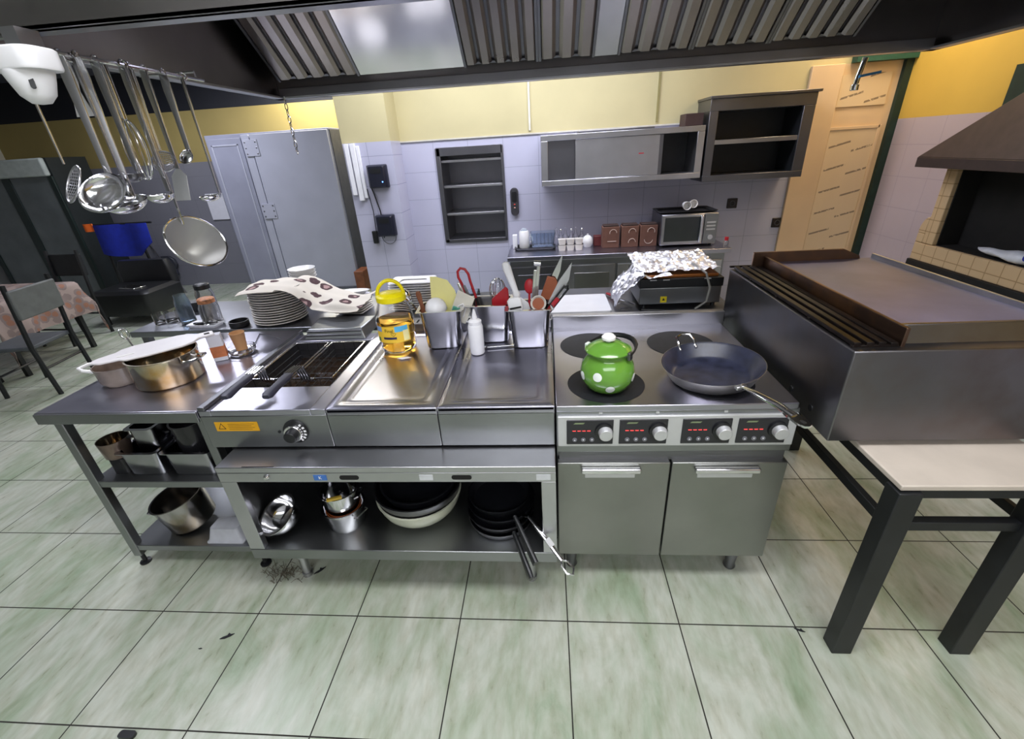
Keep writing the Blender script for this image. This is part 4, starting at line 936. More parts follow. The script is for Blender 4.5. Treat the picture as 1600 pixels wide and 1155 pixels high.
# ================================================================ ITEMS ON THE LEFT TABLE
pt = thing('stock_pot', 'wide stained steel pot on the left work table, under the white board', 'pot', (-1.72, 1.70, CT + .001))
MB().lathe([(0, 0), (.125, 0), (.133, .008), (.135, .125), (.139, .128), (.139, .131), (.132, .130), (.130, .012), (0, .006)], 48).build('body', ST_POT, pt)
tag_ = MB(); tag_.tube([(.13, -.045, .10), (.17, -.04, .105), (.185, 0, .107), (.17, .04, .105), (.13, .045, .10)], .006, 8); tag_.build('side_handle', ST_SHINY, pt)
pan = thing('saucepan', 'small glass and enamel saucepan with white loop handle left of the stained pot', 'saucepan', (-1.945, 1.69, CT + .001))
MB().lathe([(0, 0), (.07, 0), (.085, .02), (.09, .085), (.093, .09), (.088, .09), (.082, .02), (0, .006)], 36).build('body', plain('smoky_enamel', '8c8078', .25, vary=.4, scale=9), pan)
MB().lathe([(0, .03), (.083, .035), (0, .036)], 30).build('food_remains', plain('orange_food', 'a06a1c', .5, vary=.5, scale=20), pan)
MB().tube([(-.085, -.03, .06), (-.13, -.045, .075), (-.165, -.03, .078), (-.165, .02, .078), (-.13, .04, .075), (-.085, .03, .065)], .008, 8).build('loop_handle', WHITEC, pan)
bd = thing('serving_board', 'long white tray shaped board with squared handle lying across the stained pot', 'board', (-1.775, 1.755, CT + .1335), rot=(R(0), R(0), R(44)))
poly = [(-.29, -.02), (-.26, -.045), (-.18, -.055), (-.15, -.085), (-.05, -.095), (.10, -.09), (.16, -.07), (.19, -.03), (.27, -.03), (.27, .035), (.19, .035), (.16, .07), (.10, .09), (-.10, .095), (-.16, .08), (-.19, .05), (-.26, .03), (-.29, .01)]
MB().prism([(x*.82, y*1.02) for x, y in poly], 0, .010).build('board_body', plain('white_melamine', 'e4e0e2', .35, vary=.02), bd, bevel=.004)
MB().box(.182, .205, -.012, .012, .0095, .0108).build('handle_hole', SOOT, bd)
MB().tube([(-.15, -.03, .0), (-.15, -.03, .0115), (-.12, -.032, .0125), (-.09, -.03, .0115)], .003, 6).build('shell_scrap', WHITEC, bd)
q = thing('whisk', 'small steel wire tool sticking out behind the saucepan', 'whisk', (-1.93, 1.79, CT + .105), rot=(R(-20), R(-38), 0))
m = MB()
for k in range(4):
    a = pi*k/4; m.tube([(.018*cos(a)*sin(b), .018*sin(a)*sin(b), .10 - .03*cos(b)) for b in [2*pi*j/14 for j in range(14)]], .0013, 5, closed=True)
m.build('wires', ST_SHINY, q); MB().cyl((0, 0, -.06), (0, 0, .075), .004).build('handle', ST_SHINY, q)
c = MB().lathe([(0, .003), (.025, .003), (.026, 0), (.034, .09), (.036, .092), (.034, .094), (.032, .09), (.024, .006), (0, .006)], 32, T((-1.56, 1.985, CT + .016)))
tag(c.build('paper_cup', CUPP), 'kraft paper cup standing on a glass dish', 'cup')
c = MB().lathe([(0, 0), (.055, 0), (.064, .014), (.066, .03), (.062, .03), (.058, .014), (0, .010)], 28, T((-1.56, 1.985, CT + .001)))
tag(c.build('glass_dish', GLASS), 'low glass ashtray shaped dish under the paper cup', 'dish')
bx_ = thing('spice_carton', 'white and orange carton leaning at the right end of the stained pot', 'carton', (-1.535 - .08, 1.90, CT + .001), rz=R(28))
MB().box(-.03, .03, -.02, .02, 0, .135).build('carton_body', PAPER, bx_, bevel=.002)
MB().box(-.0305, .0305, -.0205, .0205, .02, .075).build('orange_print', plain('orange_print', 'c7764a', .5, vary=.3), bx_)
# rear left clutter
def glassjar(p, r, h, lab, lid=None, mt=GLASS, cat='jar', kind='glass_jar'):
    j = thing(kind, lab, cat, p)
    MB().lathe([(0, 0), (r*.92, 0), (r, .01), (r, h*.75), (r*.8, h*.92), (r*.8, h), (r*.75, h), (r*.75, h*.9), (r*.94, h*.74), (r*.94, .012), (0, .006)], 28).build('body', mt, j)
    if lid: MB().lathe([(r*.84, h*.93), (r*.84, h + .012), (r*.7, h + .018), (0, h + .018)], 28).build('lid', lid, j)
    return j
j = glassjar((-2.02, 2.42, CT), .055, .15, 'clear glass jar with a red and gold patterned top beside the plate stack', plain('patterned_lid', 'a8704c', .5, vary=.6, scale=60))
j = glassjar((-2.13, 2.56, CT), .052, .20, 'tall glass storage jar with black clamped lid behind the other jar', BLACK)
j = glassjar((-2.22, 2.47, CT), .042, .18, 'crumpled bluish plastic water bottle near the glass jars', None, GLASSB, 'bottle', 'plastic_bottle')
tag(MB().rrect([(.06, .045, .01, 0), (.065, .05, .012, .03), (.05, .04, .01, .06)], 4, T((-2.36, 2.72, CT)) @ RZ(15), top=True).build('pouch', BLACK), 'black soft pouch at the back corner of the rear table', 'pouch')
for i, (px, py) in enumerate(((252, 506), (270, 503), (288, 500))):
    p = atz(px, py, CT); p.y = max(p.y, 2.36)
    g = MB().lathe([(0, 0), (.028, 0), (.03, .008), (.033, .07), (.031, .07), (.028, .012), (0, .01)], 20, T(p))
    tag(g.build('drinking_glass', GLASS), ['leftmost of three small glasses at the rear table edge', 'middle of three small glasses at the rear table edge', 'rightmost of three small glasses at the rear table edge'][i], 'glass', 'small glasses on the rear table')
t = thing('pen_tray', 'white flat plate with a dark knife across it behind the board handle', 'plate', (-2.06, 2.40, CT), rz=R(-6))
MB().rrect([(.09, .035, .01, 0), (.10, .045, .012, .018), (.095, .04, .012, .018), (.08, .03, .01, .006)], 4).build('plate_body', WHITE, t)
tag(MB().rrect([(.07, .008, .006, 0), (.07, .008, .006, .008)], 3, T((-2.05, 2.39, CT + .02)) @ RZ(8), top=True).build('kitchen_knife', BLACK), 'dark knife lying across the white flat plate', 'knife')
tag(MB().lathe([(0, 0), (.06, 0), (.075, .006), (.075, .01), (.0, .014)], 28, T((-2.45, 2.62, CT)) @ RZ(0), 32 and 1, 1).build('coaster', DARKRIM), 'small dark round coaster at the left edge of the rear table', 'coaster')
tag(MB().lathe([(0, 0), (.045, 0), (.055, .006), (.055, .035), (.05, .035), (.048, .008), (0, .006)], 24, T((-1.83, 2.38, CT))).build('small_bowl', BLACK), 'small black bowl between jars and plate stack', 'bowl')
m = MB(); p1, p2, p3 = atz(392, 552, CT), atz(406, 523, CT), atz(440, 530, CT)
m.tube([p1 + Vector((0,0,.004)), p2 + Vector((0,0,.004)), p3 + Vector((0,0,.004))], .0025, 6); tag(m.build('wire_rod', ST_SHINY), 'bent thin steel rod lying on the left work table', 'rod')

# ================================================================ PLATES
def plate_mb(r):
    return MB().lathe([(0, .001), (r*.55, 0), (r*.6, .003), (r*.97, .013), (r, .0155), (r*.985, .0175), (r*.95, .0165), (r*.6, .007), (0, .005)], 44)
PC = Vector((-1.625, 2.485, CT))
pl = thing('dinner_plate', 'round cream dinner plate in the tall stack left of the fryer housing', 'plate', PC, 0, 'round plates in the tall stack')
MB().lathe([(0, .001), (.085, 0), (.095, .003), (.150, .0125), (.1525, .0140), (.151, .0170), (.146, .0165), (.095, .007), (0, .005)], 44).build('plate_body', CREAM, pl)
MB().lathe([(.125, .0075), (.1500, .0108), (.1522, .0116), (.1522, .0134), (.140, .0125)], 44).build('rim_and_gap_shade', plain('dark_rim_and_gap', '4c443f', .25), pl)  # dark rim stripe also paints the shadow gap between stacked plates
NP = 14
for k in range(1, NP):
    top_ = dup(pl, PC + Vector((random.uniform(-.004, .004) + .0006*k, random.uniform(-.004, .004), (.0148 * k))), rz=random.uniform(0, 6))
top_['label'] = 'topmost round cream dinner plate of the tall stack, under the cloth'
pl['label'] = 'round cream dinner plate at the very bottom of the tall stack'
ZP = CT + .0148 * NP + .006
# printed cloth draped over the stack and down onto the range housing
random.seed(5)
def clf(u, v):
    # u along cloth from plates (0) to right hanging end (1), v across
    x = -1.75 + .70 * u; y = 2.31 + .34 * v + .03 * sin(5*u)
    d = Vector((x - PC.x, y - PC.y)).length
    top = ZP + .006
    if x < PC.x + .10: z = top - max(0, d - .13) * .25
    else:
        s = min(1, (x - PC.x - .10) / .26); s = s*s*(3 - 2*s); z = top * (1 - s) + (CT + .115) * s
        z += .012 * sin(22*x + 9*y) * s
    z += .004 * sin(30*x) * cos(26*y) + .003*sin(55*y + 12*x)
    if v < .15 and u > .45: z -= (.15 - v) * .30 * min(1, (u-.45)*4)
    z = max(z, CT + .10 if y < 2.36 else CT + .02)
    y -= .02 * sin(9*u)
    return Vector((x, y, z))
m = MB().grid(56, 30, clf); o = m.build('printed_cloth', CLOTHP, angle=180, solid=.0025); tag(o, 'cream cotton cloth with mauve flower print draped over the plate stack', 'cloth')
# bowls on plates behind the cloth
def stack_bowl(x, y, z0, n, lab, grp, r=.075):
    for k in range(n):
        q = MB().lathe([(0, 0), (r*.5, 0), (r*.55, .005), (r*.95, .055), (r, .06), (r*.97, .06), (r*.5, .010), (0, .008)], 32, T((x, y, z0 + k*.018)))
        tag(q.build('bowl', WHITEC), lab, 'bowl', grp)
stack_bowl(-1.60, 2.80, CT + .12, 4, 'white round bowl in the pile behind the printed cloth', 'white bowls behind the cloth', .085)
MBx = MB().rrect([(.10, .06, .01, 0), (.10, .06, .01, .115)], 3, T((-1.60, 2.80, CT)), top=True); tag(MBx.build('storage_box', PAPER), 'pale box under the white bowls behind the cloth', 'box')
for k in range(5):
    q = MB().rrect([(.05, .05, .02, 0), (.095, .085, .02, .012), (.093, .083, .02, .016), (.05, .05, .02, .006)], 4, T((-1.20, 2.58, CT + .001 + k*.0145)) @ RZ(-8))
    tag(q.build('square_plate', CREAM if k < 4 else DARKRIM), 'square plate with dark surface in the short stack right of the cloth' if k == 4 else 'cream square plate in the short stack right of the cloth', 'plate', None if k == 4 else 'square plates right of the cloth')
q = MB().lathe([(0, 0), (.05, 0), (.085, .028), (.088, .03), (.083, .031), (.05, .008), (0, .007)], 32, T((-1.27, 2.77, CT + .05)) @ RX(-8), sx=1.2); tag(q.build('oval_dish', WHITEC), 'white oval dish behind the square plates', 'dish')
q = MB().rrect([(.08, .05, .01, 0), (.08, .05, .01, .045)], 3, T((-1.27, 2.80, CT)), top=True); tag(q.build('storage_box', PAPER), 'pale box under the white oval dish', 'box')
for k in range(12):
    last = k > 7
    q = MB().rrect([(.08, .05, .02, 0), (.135, .085, .02, .012), (.132, .082, .02, .016), (.08, .05, .02, .006)], 4, T((-.82 + .002*(k % 3), 2.62, CT + .001 + k*.0145)))
    tag(q.build('rectangular_plate', WHITEC if last else CREAM), 'rectangular white plate near the top of the stack behind the oil bottle' if last else 'rectangular cream plate low in the stack behind the oil bottle', 'plate', 'upper rectangular plates' if last else 'lower rectangular plates')
q = MB().rrect([(.09, .06, .01, 0), (.10, .07, .01, .10)], 3, T((-.50, 2.55, CT)) @ RZ(10), top=True); tag(q.build('crumpled_bag', GLASSB), 'crumpled clear plastic bag between the left and middle tool containers', 'bag')

# ================================================================ SMALL CHARCOAL GRILL with foil, rear right
cg = thing('tabletop_grill', 'black and steel tabletop grill with copper coloured tray on the rear table', 'grill', (.74, 2.6, CT), world=True)
gx0, gx1 = .515, .955
MB().box(gx0, gx1, 2.46, 2.80, CT + .02, CT + .115).build('front_panel', ST_FRONT, cg, bevel=.004)
MB().box(gx0 - .005, gx1 + .005, 2.455, 2.82, CT + .115, CT + .165).build('firebox', BLACKM, cg, bevel=.004)
MB().box(gx0 + .02, gx1 - .02, 2.475, 2.80, CT + .165, CT + .18).build('copper_tray', plain('copper_tray', 'b06c34', .35, .6), cg, bevel=.003)
q = MB()
for x in (gx0 + .05, gx0 + .12, gx1 - .10): q.box(x, x + .035, 2.452, 2.456, CT + .158, CT + .163)
q.build('vents', ST_LIGHT, cg)
for x in (gx0 + .03, gx1 - .03):
    for y in (2.48, 2.78): MB().cyl((x, y, CT), (x, y, CT + .022), .012).build('foot', BLACK, cg)
o = MB().box(gx0 + .115, gx0 + .15, 2.458, 2.4605, CT + .03, CT + .065).build('warning_sticker', plain('bright_yellow', 'e6d21e', .5), cg)
m = MB(); m.prism([(-.008, -.007), (.008, -.007), (0, .008)], 0, .0006, T((gx0 + .1325, 2.458, CT + .049)) @ RX(90)); m.build('warning_triangle', INK, o)
q = MB(); q.tube([(.80, 2.70, CT + .185), (.83, 2.60, CT + .21), (.86, 2.45, CT + .19), (.875, 2.41, CT + .12), (.86, 2.395, CT + .05), (.80, 2.385, CT + .012)], .006, 8); tag(q.build('gas_hose', plain('grey_hose', '8f8e88', .5)), 'grey hose curving down the front of the tabletop grill', 'hose')
q = MB(); q.tube([(.52, 2.42, CT + .006), (.62, 2.39, CT + .010), (.74, 2.36, CT + .008), (.84, 2.33, CT + .010), (.92, 2.29, CT - .01), (.95, 2.27, CT - .06)], .005, 8); tag(q.build('power_cable', BLACK), 'black cable running from the grill towards the griddle', 'cable')
random.seed(11)
from mathutils import noise as mn
def foilsheet(x0, x1, y0, y1, zf, nu, nv, amp):
    def fn(u, v):
        x = x0 + (x1-x0)*u; y = y0 + (y1-y0)*v
        p = Vector((x*26, y*26, 1.7)); n = mn.noise(p) + .6*mn.noise(p*2.3)
        return Vector((x + .010*mn.noise(p + Vector((9,0,0))), y + .014*mn.noise(p + Vector((0,7,0))), zf(x, y, u, v) + amp * n))
    return MB().grid(nu, nv, fn)
f_ = foilsheet(.50, .95, 2.50, 2.85, lambda x, y, u, v: CT + .20 + .03*v, 44, 30, .012); tag(f_.build('foil_sheet', FOIL, angle=12, solid=.001), 'crumpled aluminium foil sheet covering the tabletop grill', 'foil')
f_ = foilsheet(.38, .53, 2.42, 2.70, lambda x, y, u, v: CT + .03 + .17*u**.7, 24, 30, .022); tag(f_.build('foil_piece', FOIL, angle=12, solid=.001), 'crumpled aluminium foil hanging off the left side of the grill', 'foil')
f_ = foilsheet(.48, .68, 2.43, 2.50, lambda x, y, u, v: CT + .185 + .01*sin(9*u), 24, 8, .010); tag(f_.build('foil_piece', FOIL, angle=12, solid=.001), 'bright folded foil strip on the front edge of the grill', 'foil')
t = thing('tongs', 'red handled tongs lying on the rear table left of the grill', 'tongs', (.43, 2.60, CT + .012), rz=R(-60))
MB().rrect([(.06, .009, .007, 0), (.06, .009, .007, .010)], 3, T((-.07, 0, 0)), top=True).build('red_handle', RED, t, bevel=.002)
MB().rrect([(.075, .005, .004, 0), (.075, .005, .004, .006)], 3, T((.06, 0, 0)), top=True).build('steel_arm', ST_SHINY, t)
q = foilsheet(.41, .46, 2.40, 2.44, lambda x, y, u, v: CT + .012 + .01*sin(pi*u)*sin(pi*v), 8, 8, .006); tag(q.build('crumpled_paper', FOIL, angle=12, solid=.001), 'small crumpled foil scrap at the front of the rear table', 'foil')
t = thing('small_bottle', 'small bottle with red cap on the wall side behind the griddle', 'bottle', (1.80, 4.52, .0))
bp_ = aty(1190, 405, 4.1); t.location = (1.585, 4.14, .8705)
MB().lathe([(0, 0), (.02, 0), (.022, .05), (.012, .062), (0, .062)], 16).build('body', PET, t); MB().lathe([(.016, .058), (.017, .085), (0, .087)], 16).build('red_cap', RED, t)

# ================================================================ UNDERSHELF ITEMS
def pot_under(name, lab, p, r, h, mat, handle=None, tilt=(0, 0), lipw=.006, n=36):
    t = thing(name, lab, 'pot' if 'pot' in name else 'bowl', p, rot=(R(tilt[0]), R(tilt[1]), 0))
    MB().lathe([(0, 0), (r*.86, 0), (r*.93, .012), (r, h), (r + lipw, h + .002), (r + lipw, h + .005), (r - .002, h + .004), (r*.9, .016), (0, .006)], n).build('body', mat, t)
    if handle is not None:
        a = R(handle); d_ = Vector((cos(a), sin(a), 0)); s_ = Vector((-sin(a), cos(a), 0)); b_ = d_ * r
        MB().tube([b_ - s_*.035 + Vector((0,0,h*.8)), b_*1.2 - s_*.03 + Vector((0,0,h*.85)), b_*1.2 + s_*.03 + Vector((0,0,h*.85)), b_ + s_*.035 + Vector((0,0,h*.8))], .004, 6).build('side_handle', ST_SHINY, t)
    return t
def bowl_obj(p, r, lab, rot=(0, 0, 0), mat=None, h=None, grp=None):
    h = h or r * .62; pr = [(0, 0), (r*.35, 0)] + [(r*(.35 + .65*sin(R(a))), h*(1 - cos(R(a)))) for a in range(15, 91, 15)] + [(r + .006, h), (r + .006, h + .003), (r - .003, h + .002)] + [(r*(.35 + .65*sin(R(a))) - .003, h*(1 - cos(R(a))) + .003) for a in range(75, 14, -15)] + [(0, .004)]
    o = MB().lathe(pr, 40).build('mixing_bowl', mat or ST_SHINY, loc=(0, 0, 0)); o.location = p; o.rotation_euler = [R(a) for a in rot]; return tag(o, lab, 'bowl', grp)
# in the open base
SH = .2855
bowl_obj((-1.165, 1.41, SH + .050), .088, 'small polished steel bowl tilted to the front in the open base cabinet', (24, -22, 0), h=.078)
t = pot_under('pot', 'steel pot with orange band standing in another pot in the open base cabinet', (-.93, 1.455, SH + .07), .078, .12, ST_SHINY, 0)
MB().lathe([(.0745, .018), (.0765, .018), (.0768, .024), (.0748, .024)], 32).build('orange_band', plain('orange_rubber', 'b8602c', .5), t)
pot_under('pot', 'lower steel pot holding the pot with the orange band', (-.93, 1.455, SH), .088, .10, ST_SHINY, -20)
MBx = MB().box(-.03, .03, -.006, .006, 0, .012, T((-.915, 1.38, SH + .197)) @ RZ(20)); tag(MBx.build('clip', plain('yellow_clip', 'c9a83c', .4)), 'yellow clip resting on the pot rim in the open base', 'clip')
bowl_obj((-.60, 1.53, SH + .0), .185, 'large cream coloured bowl at the bottom of the bowl stack in the open base', mat=plain('cream_enamel', 'c8cbb8', .2), h=.12)
bowl_obj((-.60, 1.535, SH + .045), .190, 'large dark steel bowl in the middle of the bowl stack in the open base', mat=ST_DARK, h=.12)
bowl_obj((-.595, 1.54, SH + .08), .165, 'black bowl on top of the bowl stack in the open base', mat=NONST2, h=.10)
def skillet(p, r, rz, lab, hm, L_=.20, h=.04, body=ST, inner=NONST2, tilt=0):
    t = thing('frying_pan', lab, 'frying pan', p, rot=(0, R(tilt), R(rz)))
    MB().lathe([(0, 0), (r*.82, 0), (r*.88, .004), (r, h), (r - .003, h), (r*.86, .006), (0, .004)], 40).build('pan_body', body, t)
    MB().lathe([(0, .005), (r*.84, .0065), (r - .005, h)], 40).build('lining', inner, t)
    return t
t = skillet((-.225, 1.475, SH + .001), .145, -62, 'lowest steel frying pan in the stack at the right of the open base', None)
t = skillet((-.225, 1.475, SH + .042), .147, -66, 'middle frying pan in the right stack of the open base, with black flat handle', None, body=ST_DARK)
MB().rrect([(.010, .008, .005, .14), (.017, .009, .008, .20), (.020, .010, .008, .31), (.014, .008, .006, .335)], 4, Matrix.Rotation(R(110), 4, 'Y') @ T((-.085, 0, 0)), top=True).build('black_handle', BLACK, t)
t = skillet((-.22, 1.48, SH + .084), .148, -47, 'top frying pan in the right stack of the open base, with long steel handle', None, body=NONST2)
q = MB(); q.tube([(.142, 0, .035), (.18, 0, .055), (.25, 0, .030), (.31, 0, .0), (.37, 0, -.03)], [.009, .009, .012, .011, .010], 8, flat=.6)
q.tube([(.37, -.001, -.03), (.385, -.017, -.037), (.415, -.019, -.050), (.43, 0, -.056), (.415, .019, -.050), (.385, .017, -.037)], .005, 6, closed=True); q.build('steel_handle', ST_SHINY, t)
MB().rrect([(.018, .012, .004, 0), (.018, .012, .004, .008)], 3, T((.30, 0, .004)) @ RY(27), top=True).build('handle_sleeve', ST_LIGHT, t)
t = skillet((-.225, 1.475, SH + .126), .135, -62, 'small black pan on top of the right pan stack, black handle pointing down front', None, body=NONST2)
MB().rrect([(.009, .007, .005, .13), (.014, .009, .007, .18), (.019, .010, .008, .30), (.019, .010, .008, .33)], 4, Matrix.Rotation(R(114), 4, 'Y') @ T((-.085, 0, 0)), top=True).build('black_handle', BLACK, t)

# in the left table
def gnrect(p, hx, hy, h, lab, rz=0, mat=ST_PAN):
    t = thing('gastronorm_pan', lab, 'container', p, rz=R(rz))
    MB().rrect([(hx*.88, hy*.88, .02, 0), (hx*.94, hy*.94, .025, .01), (hx, hy, .025, h), (hx + .012, hy + .012, .02, h), (hx + .012, hy + .012, .02, h + .003), (hx - .003, hy - .003, .022, h + .003), (hx*.9, hy*.9, .02, .012)], 5).build('body', mat, t, angle=50)
    return t
SZ = .5305
gnrect((-1.83, 1.56, SZ), .088, .082, .125, 'left small steel pan at the front of the upper undershelf'); gnrect((-1.60, 1.56, SZ), .105, .082, .125, 'right small steel pan at the front of the upper undershelf')
gnrect((-1.80, 1.565, SZ + .06), .055, .055, .17, 'narrow tall steel pan standing inside the left front pan')
pot_under('pot', 'black pot nested in the right front pan of the upper undershelf', (-1.60, 1.565, SZ + .03), .072, .21, plain('black_pot', '202024', .2))
pot_under('pot', 'big dark pot at the back right of the upper undershelf', (-1.60, 1.90, SZ), .14, .22, plain('black_pot_rear', '202024', .25))
tag(MB().rrect([(.04, .035, .02, 0), (.04, .035, .02, .075), (.03, .03, .02, .085)], 4, T((-1.97, 1.53, SZ)), top=True).build('tin', BLACK), 'black tin under the brown pan at the left of the upper undershelf', 'tin')
t = skillet((-1.965, 1.53, SZ + .087), .062, 14, 'small brown stained pan with dark handle at the left of the upper undershelf', None, h=.085, body=plain('brown_stained_steel', '7a6a60', .3, .6, vary=.3, scale=12), inner=ST_POT)
MB().box(.06, .24, -.010, .010, .078, .088).build('dark_handle', BLACK, t, bevel=.003)
q = thing('whisk', 'steel wire whisk lying in the right front pan of the upper undershelf', 'whisk', (-1.50, 1.57, SZ + .15), rot=(R(20), R(60), 0))
m = MB()
for k in range(4):
    a = pi*k/4; m.tube([(.025*cos(a)*sin(b), .025*sin(a)*sin(b), -.04*cos(b)) for b in [2*pi*j/16 for j in range(16)]], .0016, 5, closed=True)
m.build('wires', ST_SHINY, q)
t = pot_under('pot', 'dented stained steel pot tilted on the lowest undershelf', (-1.84, 1.60, .1305), .115, .165, ST_OLD, 200, tilt=(6, -8)); t.location.z = .152
pot_under('pot', 'black pot in the dark behind the stained pot on the lowest undershelf', (-1.56, 1.95, .1305), .13, .18, plain('black_pot_low', '1b1b1f', .25))
t = thing('plastic_tub', 'white plastic tub lying on its rim at the right of the lowest undershelf', 'tub', (-1.585, 1.515, .1305))
MB().rrect([(.095, .06, .012, 0), (.095, .06, .012, .006), (.088, .054, .015, .012), (.070, .040, .015, .075)], 4, top=True).build('tub_body', plain('milky_plastic', 'b9bbc4', .4), t)

# ================================================================ HANGING UTENSILS on the hood's left edge
rl = thing('hanging_rail', 'thin steel rail under the left edge of the hood holding ladles', 'rail', (-1.33, 1.6, 2.05), world=True)
MB().tube([(-1.335, 1.325, 2.075), (-1.335, 2.0, 2.075)], .006, 8).build('bar', ST_SHINY, rl)
MB().tube([(-1.415, 1.33, 2.078), (-1.415, 1.56, 2.078)], .004, 8).build('rear_bar', ST_SHINY, rl)
for y, x in ((1.335, -1.335), (1.96, -1.335)): MB().tube([(x, y, 2.080), (x, y, 2.098), (-1.56, y, 2.0985)], .004, 6).build('bracket', ST, rl)
def hang(name, lab, cat, y, L_, draw, x=-1.335, rz=0, lean=0):
    t = thing(name, lab, cat, (x, y, 2.07), rot=(R(lean), 0, R(rz)))
    draw(t, L_); return t
def handle(t, L_, w=.016, mat=None, hook=True):
    q = MB(); q.rrect([(w*.6, .002, .0015, -L_), (w*.7, .0025, .002, -L_*.5), (w, .003, .002, -.05), (w*.9, .003, .002, 0)], 3, top=True)
    if hook: q.tube(arc((0, .004, .004), .012, -100, 200, 10, 'yz'), .003, 6)
    q.build('handle', mat or ST_SHINY, t)
def d_ladle(r=.045, mat=None, depth=.65, tilt=0):
    def f(t, L_):
        handle(t, L_)
        q = MB(); M_ = T((0, -r*.9, -L_ - r*depth*.4)) @ RX(tilt)
        q.lathe([(0, -r*depth)] + [(r*sin(R(a)), -r*depth*cos(R(a))) for a in range(15, 91, 15)] + [(r*1.04, .002), (r*.97, .003)] + [(r*.96*sin(R(a)), -r*depth*.94*cos(R(a))) for a in range(75, 0, -15)] + [(0, -r*depth*.94)], 28, M_)
        q.build('bowl', mat or ST_SHINY, t)
    return f
def d_skim(r=.055):
    def f(t, L_):
        handle(t, L_, .010)
        q = MB(); M_ = T((0, 0, -L_ - r)) @ RX(62)
        q.tube([M_ @ Vector((r*cos(a), r*sin(a), 0)) for a in [2*pi*k/24 for k in range(24)]], .003, 6, closed=True)
        for k in range(-5, 6):
            c = r*k/6; w_ = math.sqrt(r*r - c*c)
            q.tube([M_ @ Vector((c, -w_, 0)), M_ @ Vector((c, 0, -.018*(1-abs(k)/6))), M_ @ Vector((c, w_, 0))], .0009, 4); q.tube([M_ @ Vector((-w_, c, 0)), M_ @ Vector((0, c, -.018*(1-abs(k)/6))), M_ @ Vector((w_, c, 0))], .0009, 4)
        q.build('wire_disc', ST, t)
    return f
def d_turner(w=.04, h=.10, slots=False):
    def f(t, L_):
        handle(t, L_); M_ = T((0, 0, -L_)) @ RX(-12)
        q = MB(); q.prism([(-.008, 0), (.008, 0), (w, -.025), (w, -h), (-w, -h), (-w, -.025)], -.0012, .0012, M_ @ RX(90)); b_ = q.build('blade', ST_LIGHT, t, bevel=.001)
    return f
def d_whisk(t, L_):
    MB().cyl((0, 0, -L_*.45), (0, 0, 0), .008).build('handle', ST_SHINY, t); q = MB()
    for k in range(6):
        a = pi*k/6
        q.tube([(.0, 0, -L_*.45)] + [(.032*cos(a)*sin(b)*(1 if True else 0), .032*sin(a)*sin(b), -L_*.45 - (L_*.55)*(1 - cos(b))/2) for b in [pi*j/10 for j in range(1, 20)]], .0013, 5)
    q.build('wires', ST_SHINY, t)
hang('skimmer', 'leftmost hanging utensil, thin handled wire mesh skimmer by the security camera', 'skimmer', 1.36, .27, d_skim(), x=-1.415, rz=-30)
hang('ladle', 'big shallow steel ladle hanging just right of the camera, with brownish reflection', 'ladle', 1.42, .34, d_ladle(.066, None, .5, 50), x=-1.345, rz=10)
hang('ladle', 'wide flat bottomed bright ladle hanging in front, lowest of the left ladles', 'ladle', 1.45, .37, d_ladle(.060, None, .55, 14), x=-1.325, rz=15)
hang('palette_knife', 'short white plastic spatula hanging behind the ladles', 'spatula', 1.50, .10, lambda t, L_: (MB().tube(arc((0, .004, .004), .012, -100, 200, 10, 'yz'), .003, 6).build('hook', ST_SHINY, t), MB().prism([(-.018, 0), (.018, 0), (.020, -.05), (.014, -.075), (.030, -.14), (-.030, -.14), (-.014, -.075), (-.020, -.05)], -.002, .002, RX(90)).build('blade', WHITE, t, bevel=.001)), x=-1.415)
hang('ladle', 'small dark ladle with ball tipped handle in the middle of the hanging row', 'ladle', 1.52, .30, d_ladle(.034, ST_DARK, .7, 0))
hang('whisk', 'wire whisk hanging in the middle of the row of utensils', 'whisk', 1.56, .33, d_whisk, x=-1.345)
hang('ladle', 'medium steel ladle hanging between the whisk and the turner', 'ladle', 1.60, .37, d_ladle(.042, None, .6, 0), x=-1.32, rz=-10)
hang('turner', 'flat rectangular steel turner hanging right of the whisk', 'turner', 1.70, .30, d_turner(.036, .11), x=-1.335, rz=-12)
hang('masher', 'round wire masher hanging behind the flat turner', 'masher', 1.64, .24, d_skim(.036), x=-1.33, rz=20)
hang('spoon', 'small round spoon hanging right of the masher, shortest steel one', 'spoon', 1.78, .26, d_ladle(.026, None, .4, 60), x=-1.33)
hang('ladle', 'small mirror bright ladle with hooked rim at the right end of the row', 'ladle', 1.88, .40, d_ladle(.040, None, .5, 5), x=-1.335, rz=-40)
# conical strainer
cs = thing('conical_strainer', 'big fine mesh conical strainer hanging below the ladles', 'strainer', (-1.335, 1.63, 2.07), rot=(0, 0, R(-10)))
handle(cs, .44, .010)
Ms = T((.045, -.01, -.545)) @ RY(58) @ RX(10)
MB().tube([Ms @ Vector((.10*cos(a), .10*sin(a), 0)) for a in [2*pi*k/32 for k in range(32)]], .004, 8, closed=True).build('rim', ST_SHINY, cs)
MM, t_, b_ = nt('fine_wire_mesh'); b_.inputs['Base Color'].default_value = (.7, .68, .62, 1); b_.inputs['Metallic'].default_value = .7; b_.inputs['Roughness'].default_value = .45; b_.inputs['Alpha'].default_value = .42
MB().lathe([(.099, 0), (.083, -.035), (.055, -.075), (.025, -.10), (0, -.106)], 32, Ms).build('mesh_cone', MM, cs)
MB().tube([Vector((0, 0, -.43)), Ms @ Vector((-.07, 0, .003)), Ms @ Vector((-.10, 0, 0))], .004, 6).build('neck', ST_SHINY, cs)
